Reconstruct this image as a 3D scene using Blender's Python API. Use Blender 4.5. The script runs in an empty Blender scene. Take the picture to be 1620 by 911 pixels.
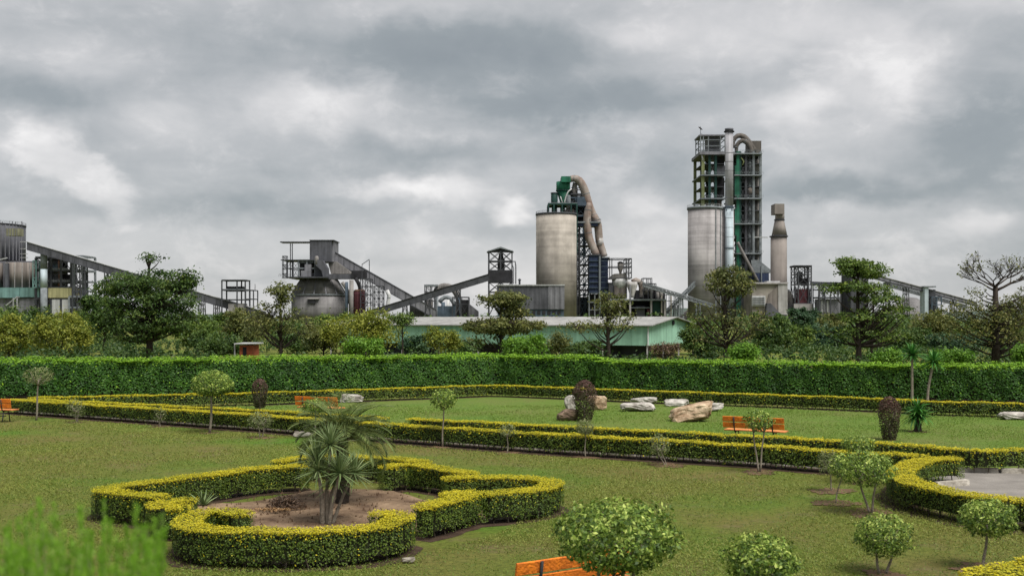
import bpy, math, random
import numpy as np
from mathutils import Vector, Matrix

# ------------------------------------------------------------------ camera, sky, sun, exposure
F, CX, HY, H = 1700.0, 810.0, 505.0, 3.7      # focal length in pixels of a 1620 px frame, centre column, horizon row, eye height
sc = bpy.context.scene
cam_d = bpy.data.cameras.new('camera')
cam_d.sensor_width = 36.0
cam_d.lens = 36.0 * F / 1620.0
cam_d.shift_y = (HY - 455.5) / 1620.0
cam_d.clip_start, cam_d.clip_end = 0.1, 9000.0
cam_d.dof.use_dof = True
cam_d.dof.focus_distance = 30.0
cam_d.dof.aperture_fstop = 3.0
cam = bpy.data.objects.new('camera', cam_d)
sc.collection.objects.link(cam)
cam.location = (0, 0, H)
cam.rotation_euler = (math.pi / 2, 0, 0)
sc.camera = cam
sc.render.resolution_x, sc.render.resolution_y = 1024, 575
sc.view_settings.view_transform = 'Standard'
sc.view_settings.look = 'None'
sc.view_settings.gamma = 1.0
sc.view_settings.exposure = 1.80
sc.render.engine = 'CYCLES'
sc.cycles.max_bounces = 6
sc.cycles.transparent_max_bounces = 4
sc.cycles.use_denoising = True

SUN_EL, SUN_AZ = math.radians(60), math.radians(138)     # azimuth clockwise from +Y (the view direction)
world = bpy.data.worlds.new('World')
sc.world = world
world.use_nodes = True
world.cycles.sampling_method = 'MANUAL'
world.cycles.sample_map_resolution = 512
nt = world.node_tree
nt.nodes.clear()


def nd(t, **kw):
    n = nt.nodes.new(t)
    for k, v in kw.items():
        setattr(n, k, v)
    return n


def mth(op, a, b=None, c=None, clamp=False):
    n = nd('ShaderNodeMath', operation=op, use_clamp=clamp)
    for i, v in enumerate((a, b, c)):
        if v is None:
            continue
        if isinstance(v, (int, float)):
            n.inputs[i].default_value = v
        else:
            nt.links.new(v, n.inputs[i])
    return n.outputs[0]


def smooth(v, lo, hi):
    n = nd('ShaderNodeMapRange', interpolation_type='SMOOTHSTEP')
    nt.links.new(v, n.inputs[0])
    n.inputs[1].default_value, n.inputs[2].default_value = lo, hi
    return n.outputs[0]


tc = nd('ShaderNodeTexCoord')
sep = nd('ShaderNodeSeparateXYZ')
nt.links.new(tc.outputs['Generated'], sep.inputs[0])
dx, dy_, dz = sep.outputs


def wnoise(scale, detail, rough, zs, off=(0, 0, 0), dist=0.0):
    mp = nd('ShaderNodeMapping')
    mp.inputs['Scale'].default_value = (1, 1, zs)
    mp.inputs['Location'].default_value = off
    nt.links.new(tc.outputs['Generated'], mp.inputs[0])
    n = nd('ShaderNodeTexNoise')
    n.inputs['Scale'].default_value = scale
    n.inputs['Detail'].default_value = detail
    n.inputs['Roughness'].default_value = rough
    n.inputs['Distortion'].default_value = dist
    nt.links.new(mp.outputs[0], n.inputs['Vector'])
    return n.outputs['Fac']


n_big = wnoise(3.2, 3, .5, 3.4, (1.3, 0.2, .4), .3)
n_mid = wnoise(6.5, 5, .52, 3.2, (4.1, 2.2, .7), .5)
n_fine = wnoise(20, 6, .62, 1.5, (7.1, 1.2, .1), .3)
n_w1 = wnoise(11, 4, .58, 1.6, (3.3, 9.2, 5.1))
n_w2 = wnoise(11, 4, .58, 1.6, (8.3, 1.2, 2.1))
# azimuth and elevation of the direction, stirred by noise so that cloud edges are ragged
az = mth('ARCTAN2', dx, dy_)
el = mth('ARCSINE', dz)
az = mth('ADD', az, mth('MULTIPLY', mth('SUBTRACT', n_w1, .5), .12))
el = mth('ADD', el, mth('MULTIPLY', mth('SUBTRACT', n_w2, .5), .055))


def cloud(px, py, rx, ry, amp, tilt=0.0, inner=.0):
    """A cloud mass at a compass direction and elevation (given by where the lens sees it), soft edged."""
    a0 = math.atan((px - CX) / F)
    e0 = math.atan((HY - py) / F)
    a = mth('SUBTRACT', az, a0)
    e = mth('SUBTRACT', el, e0)
    c, s = math.cos(tilt), math.sin(tilt)
    u = mth('ADD', mth('MULTIPLY', a, c * F / rx), mth('MULTIPLY', e, s * F / rx))
    v = mth('ADD', mth('MULTIPLY', a, -s * F / ry), mth('MULTIPLY', e, c * F / ry))
    r = mth('SQRT', mth('ADD', mth('MULTIPLY', u, u), mth('MULTIPLY', v, v)))
    m = mth('SUBTRACT', 1.0, smooth(r, inner, 1.0))
    return mth('MULTIPLY', m, amp * 1.3)


t = mth('ADD', mth('MULTIPLY', n_big, .34), mth('MULTIPLY', n_mid, .38))
t = mth('ADD', t, mth('MULTIPLY', n_fine, .22))
t = mth('ADD', t, .085)
for c in ((690, 85, 430, 85, -.26), (900, 168, 330, 55, -.27), (230, 110, 330, 120, -.08), (1570, 240, 200, 190, -.20),
          (560, 258, 260, 55, -.11), (1080, 285, 150, 70, -.13), (1330, 308, 250, 38, -.22), (90, 335, 190, 36, -.10),
          (400, 325, 260, 36, -.12), (680, 238, 170, 34, -.13), (20, 165, 120, 50, -.12), (330, 30, 200, 50, -.05),
          (1250, 60, 330, 100, .12), (1410, 140, 150, 110, .17), (1270, 185, 80, 60, .20), (990, 55, 120, 45, .12),
          (480, 175, 170, 60, .13), (640, 295, 170, 30, .22), (750, 312, 90, 24, .12), (820, 335, 60, 22, .26), (1010, 330, 90, 36, .14),
          (1540, 365, 90, 36, .17), (60, 230, 70, 36, .16), (520, 390, 420, 60, .06), (1000, 420, 420, 90, .08),
          (250, 200, 120, 40, .07), (1600, 30, 140, 60, .10), (700, 15, 260, 36, .08), (170, 130, 140, 50, .06)):
    t = mth('ADD', t, cloud(*c))
# the piled white cloud low on the left, with a crisp upper edge
cum = cloud(125, 290, 165, 74, 1.0, -.55)
cum = mth('ADD', cum, mth('MULTIPLY', mth('SUBTRACT', n_fine, .5), .85))
cum = mth('MULTIPLY', smooth(cum, .25, .95), .19)
t = mth('ADD', t, cum)
t = mth('ADD', t, mth('MULTIPLY', smooth(n_fine, .52, .70), .05))
ramp = nd('ShaderNodeValToRGB')
cr = ramp.color_ramp
stops = [(0.0, (.20, .225, .245)), (.32, (.275, .30, .315)), (.52, (.42, .43, .44)), (.70, (.585, .578, .58)), (.98, (.84, .82, .81))]
cr.elements[0].position, cr.elements[0].color = stops[0][0], (*stops[0][1], 1)
cr.elements[1].position, cr.elements[1].color = stops[-1][0], (*stops[-1][1], 1)
for p, c in stops[1:-1]:
    e = cr.elements.new(p)
    e.color = (*c, 1)
nt.links.new(t, ramp.inputs[0])
sky = nd('ShaderNodeTexSky', sky_type='NISHITA')
sky.sun_disc = False
sky.sun_elevation, sky.sun_rotation = SUN_EL, SUN_AZ
bg1 = nd('ShaderNodeBackground')
bg1.inputs['Strength'].default_value = .05
nt.links.new(sky.outputs[0], bg1.inputs[0])
bg2 = nd('ShaderNodeBackground')
bg2.inputs['Strength'].default_value = .345
nt.links.new(ramp.outputs[0], bg2.inputs[0])
mx = nd('ShaderNodeMixShader')
mx.inputs[0].default_value = .95
out = nd('ShaderNodeOutputWorld')
nt.links.new(bg1.outputs[0], mx.inputs[1])
nt.links.new(bg2.outputs[0], mx.inputs[2])
nt.links.new(mx.outputs[0], out.inputs[0])

sun_d = bpy.data.lights.new('sun', 'SUN')
sun_d.energy = 1.5
sun_d.angle = math.radians(32)
sun_d.color = (1.0, .955, .88)
sun = bpy.data.objects.new('sun', sun_d)
sc.collection.objects.link(sun)
sdir = Vector((math.sin(SUN_AZ) * math.cos(SUN_EL), math.cos(SUN_AZ) * math.cos(SUN_EL), math.sin(SUN_EL)))
sun.rotation_euler = sdir.to_track_quat('Z', 'Y').to_euler()
sun.location = sdir * 300

# ------------------------------------------------------------------ helpers
random.seed(11)
rng = np.random.default_rng(11)
COL = sc.collection
LOC = {}


def G(px, py, z=0.0):
    """The spot (X, Y) at height z that the eye sees at that place of the photograph."""
    k = (H - z) / (py - HY)
    return ((px - CX) * k, F * k)


def P(px, py, D):
    return Vector(((px - CX) * D / F, D, H - (py - HY) * D / F))


def setp(o, label=None, cat=None, group=None, kind=None):
    if label: o['label'] = label
    if cat: o['category'] = cat
    if group: o['group'] = group
    if kind: o['kind'] = kind
    return o


def thing(name, label, cat, loc, group=None):
    o = bpy.data.objects.new(name, None)
    o.empty_display_size = .2
    COL.objects.link(o)
    o.location = loc
    LOC[o.name] = Vector(loc)
    return setp(o, label, cat, group)


def link(name, me, parent=None, loc=None, kind=None):
    o = bpy.data.objects.new(name, me)
    COL.objects.link(o)
    if parent is not None:
        o.parent = parent
        LOC[o.name] = LOC[parent.name].copy()
    else:
        o.location = loc if loc is not None else (0, 0, 0)
        LOC[o.name] = Vector(o.location)
    if kind: o['kind'] = kind
    return o


class MB:
    def __init__(s):
        s.v, s.f, s.sm = [], [], []

    def add(s, v, f, sm=False):
        n = len(s.v)
        s.v += [tuple(p) for p in v]
        for q in f:
            s.f.append(tuple(i + n for i in q))
            s.sm.append(sm)
        return s

    def box(s, x0, x1, y0, y1, z0, z1):
        v = [(x, y, z) for z in (z0, z1) for y in (y0, y1) for x in (x0, x1)]
        return s.add(v, [(0, 2, 3, 1), (4, 5, 7, 6), (0, 1, 5, 4), (2, 6, 7, 3), (0, 4, 6, 2), (1, 3, 7, 5)])

    def obox(s, p0, p1, w, h, up=(0, 0, 1)):
        p0, p1 = Vector(p0), Vector(p1)
        d = (p1 - p0).normalized()
        u = Vector(up)
        if abs(d.dot(u)) > .95: u = Vector((0, 1, 0))
        b = d.cross(u).normalized()
        u = b.cross(d)
        v = [p + b * (sx * w / 2) + u * (sz * h / 2) for p in (p0, p1) for sx, sz in ((-1, -1), (1, -1), (1, 1), (-1, 1))]
        return s.add(v, [(0, 1, 2, 3), (7, 6, 5, 4), (0, 4, 5, 1), (1, 5, 6, 2), (2, 6, 7, 3), (3, 7, 4, 0)])

    def tube(s, pts, rad, seg=8, cap=True, sm=True):
        pts = [Vector(p) for p in pts]
        if isinstance(rad, (int, float)): rad = [rad] * len(pts)
        n = len(s.v)
        ref = None
        for i, p in enumerate(pts):
            d = (pts[min(i + 1, len(pts) - 1)] - pts[max(i - 1, 0)]).normalized()
            if ref is None:
                ref = Vector((1, 0, 0)) if abs(d.x) < .8 else Vector((0, 1, 0))
            a = d.cross(ref).normalized()
            ref = a.cross(d).normalized()
            for k in range(seg):
                an = 2 * math.pi * k / seg
                s.v.append(tuple(p + (a * math.cos(an) + ref * math.sin(an)) * rad[i]))
        for i in range(len(pts) - 1):
            for k in range(seg):
                k2 = (k + 1) % seg
                s.f.append((n + i * seg + k, n + i * seg + k2, n + (i + 1) * seg + k2, n + (i + 1) * seg + k))
                s.sm.append(sm)
        if cap:
            s.f.append(tuple(n + k for k in range(seg))[::-1]); s.sm.append(False)
            s.f.append(tuple(n + (len(pts) - 1) * seg + k for k in range(seg))); s.sm.append(False)
        return s

    def lathe(s, cx, cy, prof, seg=24):
        return s.tube([(cx, cy, z + i * 1e-5) for i, (r, z) in enumerate(prof)], [max(r, .001) for r, z in prof], seg) if False else s._lathe(cx, cy, prof, seg)

    def _lathe(s, cx, cy, prof, seg):
        n = len(s.v)
        for r, z in prof:
            for k in range(seg):
                a = 2 * math.pi * k / seg
                s.v.append((cx + r * math.cos(a), cy + r * math.sin(a), z))
        for i in range(len(prof) - 1):
            (r0, z0), (r1, z1) = prof[i], prof[i + 1]
            for k in range(seg):
                k2 = (k + 1) % seg
                s.f.append((n + i * seg + k, n + i * seg + k2, n + (i + 1) * seg + k2, n + (i + 1) * seg + k))
                s.sm.append(abs(z1 - z0) > 1e-6)
        s.f.append(tuple(n + k for k in range(seg))[::-1]); s.sm.append(False)
        m = n + (len(prof) - 1) * seg
        s.f.append(tuple(m + k for k in range(seg))); s.sm.append(False)
        return s

    def prism(s, poly, y0, y1):
        """poly: (x, z) outline, extruded along y"""
        n = len(poly)
        v = [(x, y0, z) for x, z in poly] + [(x, y1, z) for x, z in poly]
        f = [tuple(range(n)), tuple(range(2 * n - 1, n - 1, -1))]
        f += [(i, n + i, n + (i + 1) % n, (i + 1) % n) for i in range(n)]
        return s.add(v, f)

    def build(s, name, mat, parent=None, loc=None, kind=None):
        base = LOC[parent.name] if parent is not None else (Vector(loc) if loc is not None else Vector((0, 0, 0)))
        me = bpy.data.meshes.new(name)
        me.from_pydata([(p[0] - base.x, p[1] - base.y, p[2] - base.z) for p in s.v], [], s.f)
        me.polygons.foreach_set('use_smooth', s.sm)
        me.materials.append(mat)
        me.update()
        return link(name, me, parent, loc, kind)


UNIT = {}


def bar(name, parent, p0, p1, w, mat, h=None):
    """One straight steel member: its own object over a shared unit box."""
    p0, p1 = Vector(p0), Vector(p1)
    if mat.name not in UNIT:
        m = MB().box(-.5, .5, -.5, .5, -.5, .5)
        me = bpy.data.meshes.new('member')
        me.from_pydata(m.v, [], m.f)
        me.materials.append(mat)
        UNIT[mat.name] = me
    o = bpy.data.objects.new(name, UNIT[mat.name])
    COL.objects.link(o)
    o.parent = parent
    d = p1 - p0
    base = LOC[parent.name]
    q = d.to_track_quat('Z', 'Y')
    o.matrix_local = Matrix.Translation((p0 + p1) / 2 - base) @ q.to_matrix().to_4x4() @ Matrix.Diagonal((w, h or w, d.length, 1))
    LOC[o.name] = base.copy()
    return o


def kites(name, C, T, B, L, W, mat, parent=None, loc=None, tint=None, yel=None, kind='stuff'):
    """Many small leaf-shaped faces as one mesh."""
    n = len(C)
    base = np.array(LOC[parent.name] if parent is not None else (loc if loc is not None else (0, 0, 0)))
    L = np.asarray(L).reshape(-1, 1) * np.ones((n, 1)); W = np.asarray(W).reshape(-1, 1) * np.ones((n, 1))
    V = np.empty((n, 4, 3))
    V[:, 0] = C - T * L * .5
    V[:, 1] = C + B * W * .5 + T * L * .06
    V[:, 2] = C + T * L * .5
    V[:, 3] = C - B * W * .5 + T * L * .06
    V -= base
    me = bpy.data.meshes.new(name)
    me.vertices.add(n * 4)
    me.vertices.foreach_set('co', V.ravel())
    me.loops.add(n * 4)
    me.loops.foreach_set('vertex_index', np.arange(n * 4, dtype=np.int32))
    me.polygons.add(n)
    me.polygons.foreach_set('loop_start', np.arange(0, n * 4, 4, dtype=np.int32))
    me.update(calc_edges=True)
    a = me.attributes.new('tint', 'FLOAT', 'FACE')
    a.data.foreach_set('value', (rng.random(n) if tint is None else np.clip(tint, 0, 1)).astype(np.float32))
    b = me.attributes.new('gold', 'FLOAT', 'FACE')
    b.data.foreach_set('value', (np.zeros(n) if yel is None else np.clip(yel, 0, 1)).astype(np.float32))
    me.materials.append(mat)
    return link(name, me, parent, loc, kind)


def unit(v):
    return v / np.maximum(np.linalg.norm(v, axis=1, keepdims=True), 1e-9)


def leaf_dirs(N, spread=.6):
    """leaf length and width directions for leaves whose faces look roughly along N"""
    n = len(N)
    Nn = unit(N + rng.normal(0, spread, (n, 3)))
    T = unit(np.cross(Nn, rng.normal(0, 1, (n, 3))))
    return T, np.cross(Nn, T)


# ------------------------------------------------------------------ materials
def mat(name, col, rough=.7, var=.25, scale=1.0, metal=0.0, col2=None, streak=0.0, bump=0.0, bscale=None, spec=.15, band=None):
    m = bpy.data.materials.new(name)
    m.use_nodes = True
    t = m.node_tree
    b = t.nodes['Principled BSDF']
    b.inputs['Roughness'].default_value = rough
    b.inputs['Metallic'].default_value = metal
    b.inputs['Specular IOR Level'].default_value = spec
    geo = t.nodes.new('ShaderNodeNewGeometry')
    n1 = t.nodes.new('ShaderNodeTexNoise')
    n1.inputs['Scale'].default_value = scale
    n1.inputs['Detail'].default_value = 6
    n1.inputs['Roughness'].default_value = .65
    t.links.new(geo.outputs['Position'], n1.inputs['Vector'])
    r = t.nodes.new('ShaderNodeValToRGB')
    c2 = col2 or tuple(c * (1 - var) for c in col)
    c1 = tuple(min(1, c * (1 + var * .6)) for c in col)
    r.color_ramp.elements[0].position, r.color_ramp.elements[0].color = .33, (*c2, 1)
    r.color_ramp.elements[1].position, r.color_ramp.elements[1].color = .67, (*c1, 1)
    t.links.new(n1.outputs['Fac'], r.inputs[0])
    src = r.outputs[0]
    if streak:      # rain streaks running down, dirt with its own shape
        mp = t.nodes.new('ShaderNodeMapping')
        mp.inputs['Scale'].default_value = (1, 1, .06)
        t.links.new(geo.outputs['Position'], mp.inputs[0])
        n2 = t.nodes.new('ShaderNodeTexNoise')
        n2.inputs['Scale'].default_value = scale * 5
        n2.inputs['Detail'].default_value = 5
        t.links.new(mp.outputs[0], n2.inputs['Vector'])
        r2 = t.nodes.new('ShaderNodeValToRGB')
        r2.color_ramp.elements[0].position, r2.color_ramp.elements[0].color = .38, (1 - streak,) * 3 + (1,)
        r2.color_ramp.elements[1].position, r2.color_ramp.elements[1].color = .58, (1, 1, 1, 1)
        t.links.new(n2.outputs['Fac'], r2.inputs[0])
        mxx = t.nodes.new('ShaderNodeMix')
        mxx.data_type, mxx.blend_type = 'RGBA', 'MULTIPLY'
        mxx.inputs[0].default_value = 1
        t.links.new(src, mxx.inputs[6]); t.links.new(r2.outputs[0], mxx.inputs[7])
        src = mxx.outputs[2]
    if band:        # slip-form lifts: faint level bands of another shade
        mp = t.nodes.new('ShaderNodeMapping')
        mp.inputs['Scale'].default_value = (.02, .02, 1)
        t.links.new(geo.outputs['Position'], mp.inputs[0])
        n2 = t.nodes.new('ShaderNodeTexNoise')
        n2.inputs['Scale'].default_value = band[0]
        n2.inputs['Detail'].default_value = 4
        n2.inputs['Roughness'].default_value = .7
        t.links.new(mp.outputs[0], n2.inputs['Vector'])
        r2 = t.nodes.new('ShaderNodeValToRGB')
        r2.color_ramp.elements[0].position, r2.color_ramp.elements[0].color = .35, (1 - band[1],) * 3 + (1,)
        r2.color_ramp.elements[1].position, r2.color_ramp.elements[1].color = .6, (1, 1, 1, 1)
        t.links.new(n2.outputs['Fac'], r2.inputs[0])
        mxx = t.nodes.new('ShaderNodeMix')
        mxx.data_type, mxx.blend_type = 'RGBA', 'MULTIPLY'
        mxx.inputs[0].default_value = 1
        t.links.new(src, mxx.inputs[6]); t.links.new(r2.outputs[0], mxx.inputs[7])
        src = mxx.outputs[2]
    t.links.new(src, b.inputs['Base Color'])
    if bump:
        n3 = t.nodes.new('ShaderNodeTexNoise')
        n3.inputs['Scale'].default_value = bscale or scale * 6
        n3.inputs['Detail'].default_value = 8
        t.links.new(geo.outputs['Position'], n3.inputs['Vector'])
        bp = t.nodes.new('ShaderNodeBump')
        bp.inputs['Strength'].default_value = bump
        bp.inputs['Distance'].default_value = .05
        t.links.new(n3.outputs['Fac'], bp.inputs['Height'])
        t.links.new(bp.outputs[0], b.inputs['Normal'])
    return m


def leafmat(name, stops, gold=None, trans=.28, rough=.55):
    """Leaf colours picked per leaf from 'tint'; 'gold' marks the yellow young shoots."""
    m = bpy.data.materials.new(name)
    m.use_nodes = True
    t = m.node_tree
    b = t.nodes['Principled BSDF']
    b.inputs['Roughness'].default_value = rough
    b.inputs['Specular IOR Level'].default_value = .3
    at = t.nodes.new('ShaderNodeAttribute')
    at.attribute_name = 'tint'

    def rmp(st):
        r = t.nodes.new('ShaderNodeValToRGB')
        r.color_ramp.elements[0].color = (*st[0], 1)
        r.color_ramp.elements[1].color = (*st[-1], 1)
        for i, c in enumerate(st[1:-1]):
            e = r.color_ramp.elements.new((i + 1) / (len(st) - 1))
            e.color = (*c, 1)
        t.links.new(at.outputs['Fac'], r.inputs[0])
        return r.outputs[0]
    src = rmp(stops)
    if gold:
        g = rmp(gold)
        ag = t.nodes.new('ShaderNodeAttribute')
        ag.attribute_name = 'gold'
        mxx = t.nodes.new('ShaderNodeMix')
        mxx.data_type = 'RGBA'
        t.links.new(ag.outputs['Fac'], mxx.inputs[0])
        t.links.new(src, mxx.inputs[6]); t.links.new(g, mxx.inputs[7])
        src = mxx.outputs[2]
    t.links.new(src, b.inputs['Base Color'])
    tr = t.nodes.new('ShaderNodeBsdfTranslucent')
    t.links.new(src, tr.inputs['Color'])
    ms = t.nodes.new('ShaderNodeMixShader')
    ms.inputs[0].default_value = trans
    t.links.new(b.outputs[0], ms.inputs[1]); t.links.new(tr.outputs[0], ms.inputs[2])
    t.links.new(ms.outputs[0], t.nodes['Material Output'].inputs[0])
    return m


M = {}
M['bark'] = mat('bark', (.085, .07, .055), .9, .4, 6, bump=.6, bscale=30)
M['bark_pale'] = mat('bark_pale', (.24, .21, .17), .9, .35, 14, bump=.5, bscale=40)
M['bark_dark'] = mat('bark_dark', (.045, .036, .03), .9, .4, 6, bump=.6, bscale=30)
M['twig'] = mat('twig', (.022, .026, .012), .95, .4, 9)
M['soil'] = mat('soil', (.13, .082, .050), .95, .5, 1.6, col2=(.065, .042, .028), bump=.9, bscale=14)
M['palm_stalk'] = mat('palm_stalk', (.12, .15, .05), .6, .2, 10)
M['soil_pale'] = mat('soil_pale', (.21, .148, .096), .95, .4, 1.3, col2=(.07, .043, .028), bump=.8, bscale=10)
M['soil_dark'] = mat('soil_dark', (.055, .036, .025), .95, .5, 3, bump=.8, bscale=20)
M['paving'] = mat('paving', (.21, .195, .18), .95, .25, 1.2, bump=.4, bscale=18)
M['kerb'] = mat('kerb', (.46, .43, .38), .9, .45, 2.2, col2=(.10, .085, .065), bump=.4)
M['orange'] = mat('orange_paint', (.68, .19, .02), .7, .5, 7, col2=(.40, .10, .02), bump=.35, bscale=30)
M['orange_pale'] = mat('orange_paint_faded', (.60, .23, .07), .7, .5, 7, col2=(.34, .12, .05), bump=.35, bscale=30)
M['iron'] = mat('black_iron', (.03, .032, .036), .5, .3, 8)
M['rock_tan'] = mat('rock_tan', (.48, .38, .27), .9, .4, 2.4, col2=(.15, .08, .04), bump=.9, bscale=9)
M['rock_grey'] = mat('rock_grey', (.42, .40, .37), .9, .4, 3.2, col2=(.15, .13, .115), bump=.9, bscale=9)
M['rock_brown'] = mat('rock_brown', (.21, .15, .11), .9, .4, 3, col2=(.075, .05, .038), bump=.9, bscale=9)

M['golden'] = leafmat('golden_hedge_leaves', [(.024, .050, .010), (.050, .098, .015), (.095, .155, .02), (.16, .215, .025)],
                      [(.34, .34, .014), (.54, .48, .016), (.70, .58, .02), (.44, .43, .016)])
M['hedge'] = leafmat('tall_hedge_leaves', [(0.013, 0.048, 0.008), (0.027, 0.092, 0.012), (0.050, 0.140, 0.016), (0.100, 0.225, 0.026)],
                     [(0.158, 0.330, 0.020), (0.252, 0.460, 0.028), (0.357, 0.550, 0.050)])
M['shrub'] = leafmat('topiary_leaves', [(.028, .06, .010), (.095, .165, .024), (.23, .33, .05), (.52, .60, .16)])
M['shrub_grey'] = leafmat('dull_topiary_leaves', [(0.092, 0.115, 0.046), (0.172, 0.201, 0.081), (0.287, 0.310, 0.138)])
M['purple'] = leafmat('purple_leaves', [(.03, .042, .015), (.06, .055, .025), (.10, .05, .042), (.13, .075, .062)])
M['tree_dark'] = leafmat('tree_leaves_dark', [(0.020, 0.048, 0.013), (0.045, 0.090, 0.018), (0.081, 0.138, 0.025), (0.150, 0.194, 0.037)])
M['tree_mid'] = leafmat('tree_leaves_mid', [(0.035, 0.073, 0.015), (0.075, 0.131, 0.022), (0.138, 0.206, 0.033), (0.225, 0.275, 0.050)])
M['tree_olive'] = leafmat('tree_leaves_olive', [(0.050, 0.073, 0.020), (0.100, 0.119, 0.033), (0.156, 0.169, 0.045), (0.225, 0.213, 0.062)])
M['tree_blue'] = leafmat('tree_leaves_blue', [(0.022, 0.056, 0.027), (0.045, 0.098, 0.045), (0.075, 0.138, 0.060)])
M['bush_yellow'] = leafmat('bush_leaves_yellow', [(.085, .12, .014), (.16, .20, .022), (.25, .26, .035), (.30, .33, .06)])
M['bush_green'] = leafmat('bush_leaves_bright', [(.06, .15, .014), (.12, .25, .022), (.20, .34, .04)])
M['yucca'] = leafmat('yucca_leaves', [(.075, .12, .04), (.15, .21, .08), (.26, .32, .15)], trans=.15)
M['palm'] = leafmat('palm_leaves', [(.05, .085, .02), (.11, .155, .04), (.20, .24, .08)], trans=.25)
M['palm_green'] = leafmat('fan_palm_leaves', [(.02, .09, .016), (.05, .18, .03), (.12, .28, .05)], trans=.2)
M['plume'] = leafmat('plume_leaves', [(.06, .17, .01), (.14, .33, .015), (.27, .48, .05)], trans=.45)
M['grass'] = leafmat('grass_blades', [(.075, .13, .018), (.14, .185, .028), (.24, .24, .055), (.12, .225, .026)], trans=.3)
M['dead'] = leafmat('dead_leaves', [(.05, .03, .022), (.12, .075, .045), (.06, .04, .03)], trans=.1)

def lawn_material(name, stops, bare_amt):
    m = bpy.data.materials.new(name)
    m.use_nodes = True
    t = m.node_tree
    b = t.nodes['Principled BSDF']
    b.inputs['Roughness'].default_value = .95
    b.inputs['Specular IOR Level'].default_value = .1
    geo = t.nodes.new('ShaderNodeNewGeometry')

    def noise(s, d, r=.6):
        n = t.nodes.new('ShaderNodeTexNoise')
        n.inputs['Scale'].default_value = s
        n.inputs['Detail'].default_value = d
        n.inputs['Roughness'].default_value = r
        t.links.new(geo.outputs['Position'], n.inputs['Vector'])
        return n.outputs['Fac']

    def ramp(f, st):
        r = t.nodes.new('ShaderNodeValToRGB')
        r.color_ramp.elements[0].position, r.color_ramp.elements[0].color = st[0][0], (*st[0][1], 1)
        r.color_ramp.elements[1].position, r.color_ramp.elements[1].color = st[-1][0], (*st[-1][1], 1)
        for p, c in st[1:-1]:
            e = r.color_ramp.elements.new(p)
            e.color = (*c, 1)
        t.links.new(f, r.inputs[0])
        return r.outputs[0]

    def mix(f, a, c, mode='MIX', fac=None):
        n = t.nodes.new('ShaderNodeMix')
        n.data_type, n.blend_type = 'RGBA', mode
        if fac is None: t.links.new(f, n.inputs[0])
        else: n.inputs[0].default_value = fac
        t.links.new(a, n.inputs[6]); t.links.new(c, n.inputs[7])
        return n.outputs[2]
    base = ramp(noise(.22, 5), stops)
    fine = ramp(noise(9, 8, .75), [(.3, (.45, .48, .42)), (.5, (1, 1, 1)), (.72, (1.4, 1.38, 1.3))])
    c = mix(None, base, fine, 'MULTIPLY', 1.0)
    bare = ramp(noise(.9, 7, .7), [(.53, (0, 0, 0)), (.70, (1, 1, 1))])
    brown = ramp(noise(6, 6), [(.3, (.10, .072, .042)), (.7, (.20, .155, .09))])
    g = t.nodes.new('ShaderNodeMath')
    g.operation = 'MULTIPLY'
    g.inputs[1].default_value = bare_amt
    t.links.new(bare, g.inputs[0])
    c = mix(g.outputs[0], c, brown)
    t.links.new(c, b.inputs['Base Color'])
    bp = t.nodes.new('ShaderNodeBump')
    bp.inputs['Strength'].default_value = .9
    bp.inputs['Distance'].default_value = .05
    t.links.new(noise(14, 8, .8), bp.inputs['Height'])
    t.links.new(bp.outputs[0], b.inputs['Normal'])
    return m


M['lawn'] = lawn_material('lawn', [(.32, (.070, .150, .017)), (.48, (.112, .136, .027)), (.66, (.142, .124, .040))], .65)
M['back_lawn'] = lawn_material('back_lawn', [(.32, (.080, .150, .024)), (.5, (.108, .160, .032)), (.68, (.130, .145, .044))], .35)


def sheet(name, pts, z, mt, kind='structure', jit=0.0):
    """A flat outline (x, y) at height z, fanned from its middle."""
    pts = [(x + random.uniform(-jit, jit), y + random.uniform(-jit, jit)) for x, y in pts]
    cx = sum(p[0] for p in pts) / len(pts); cy = sum(p[1] for p in pts) / len(pts)
    m = MB()
    n = len(pts)
    m.add([(x, y, z) for x, y in pts] + [(cx, cy, z)], [(i, (i + 1) % n, n) for i in range(n)])
    return m.build(name, mt, None, (cx, cy, z), kind)


# the ground: one sheet out to the horizon, gently uneven near the garden
m = MB()
xs = [-4500, -1500, -600, -250, -120, -60] + list(np.linspace(-40, 40, 60)) + [60, 120, 250, 600, 1500, 4500]
ys = [-60, -20, 0] + list(np.linspace(6, 66, 60)) + [75, 90, 120, 200, 400, 800, 1600, 3200, 7000]
for y in ys:
    for x in xs:
        m.v.append((x, y, 0.0))
nx = len(xs)
m.f = [(j * nx + i, j * nx + i + 1, (j + 1) * nx + i + 1, (j + 1) * nx + i) for j in range(len(ys) - 1) for i in range(nx - 1)]
m.sm = [True] * len(m.f)
m.build('ground', M['lawn'], None, (0, 0, 0), 'structure')
# the raised terrace the photographer stands on
m = MB()
prof = [(-14, 2.15), (3.4, 2.15), (4.2, 1.95), (8.6, .15), (9.4, -.03)]
n = len(prof)
m.add([(x, y, z) for x in (-30, 30) for y, z in prof] + [(x, -14, -.03) for x in (-30, 30)],
      [(i, n + i, n + i + 1, i + 1) for i in range(n - 1)] + [tuple(range(n)) + (2 * n,), tuple(range(2 * n - 1, n - 1, -1)) + (2 * n + 1,)[:1]])
m.build('terrace', M['lawn'], None, (0, 0, 0), 'structure')

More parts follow.
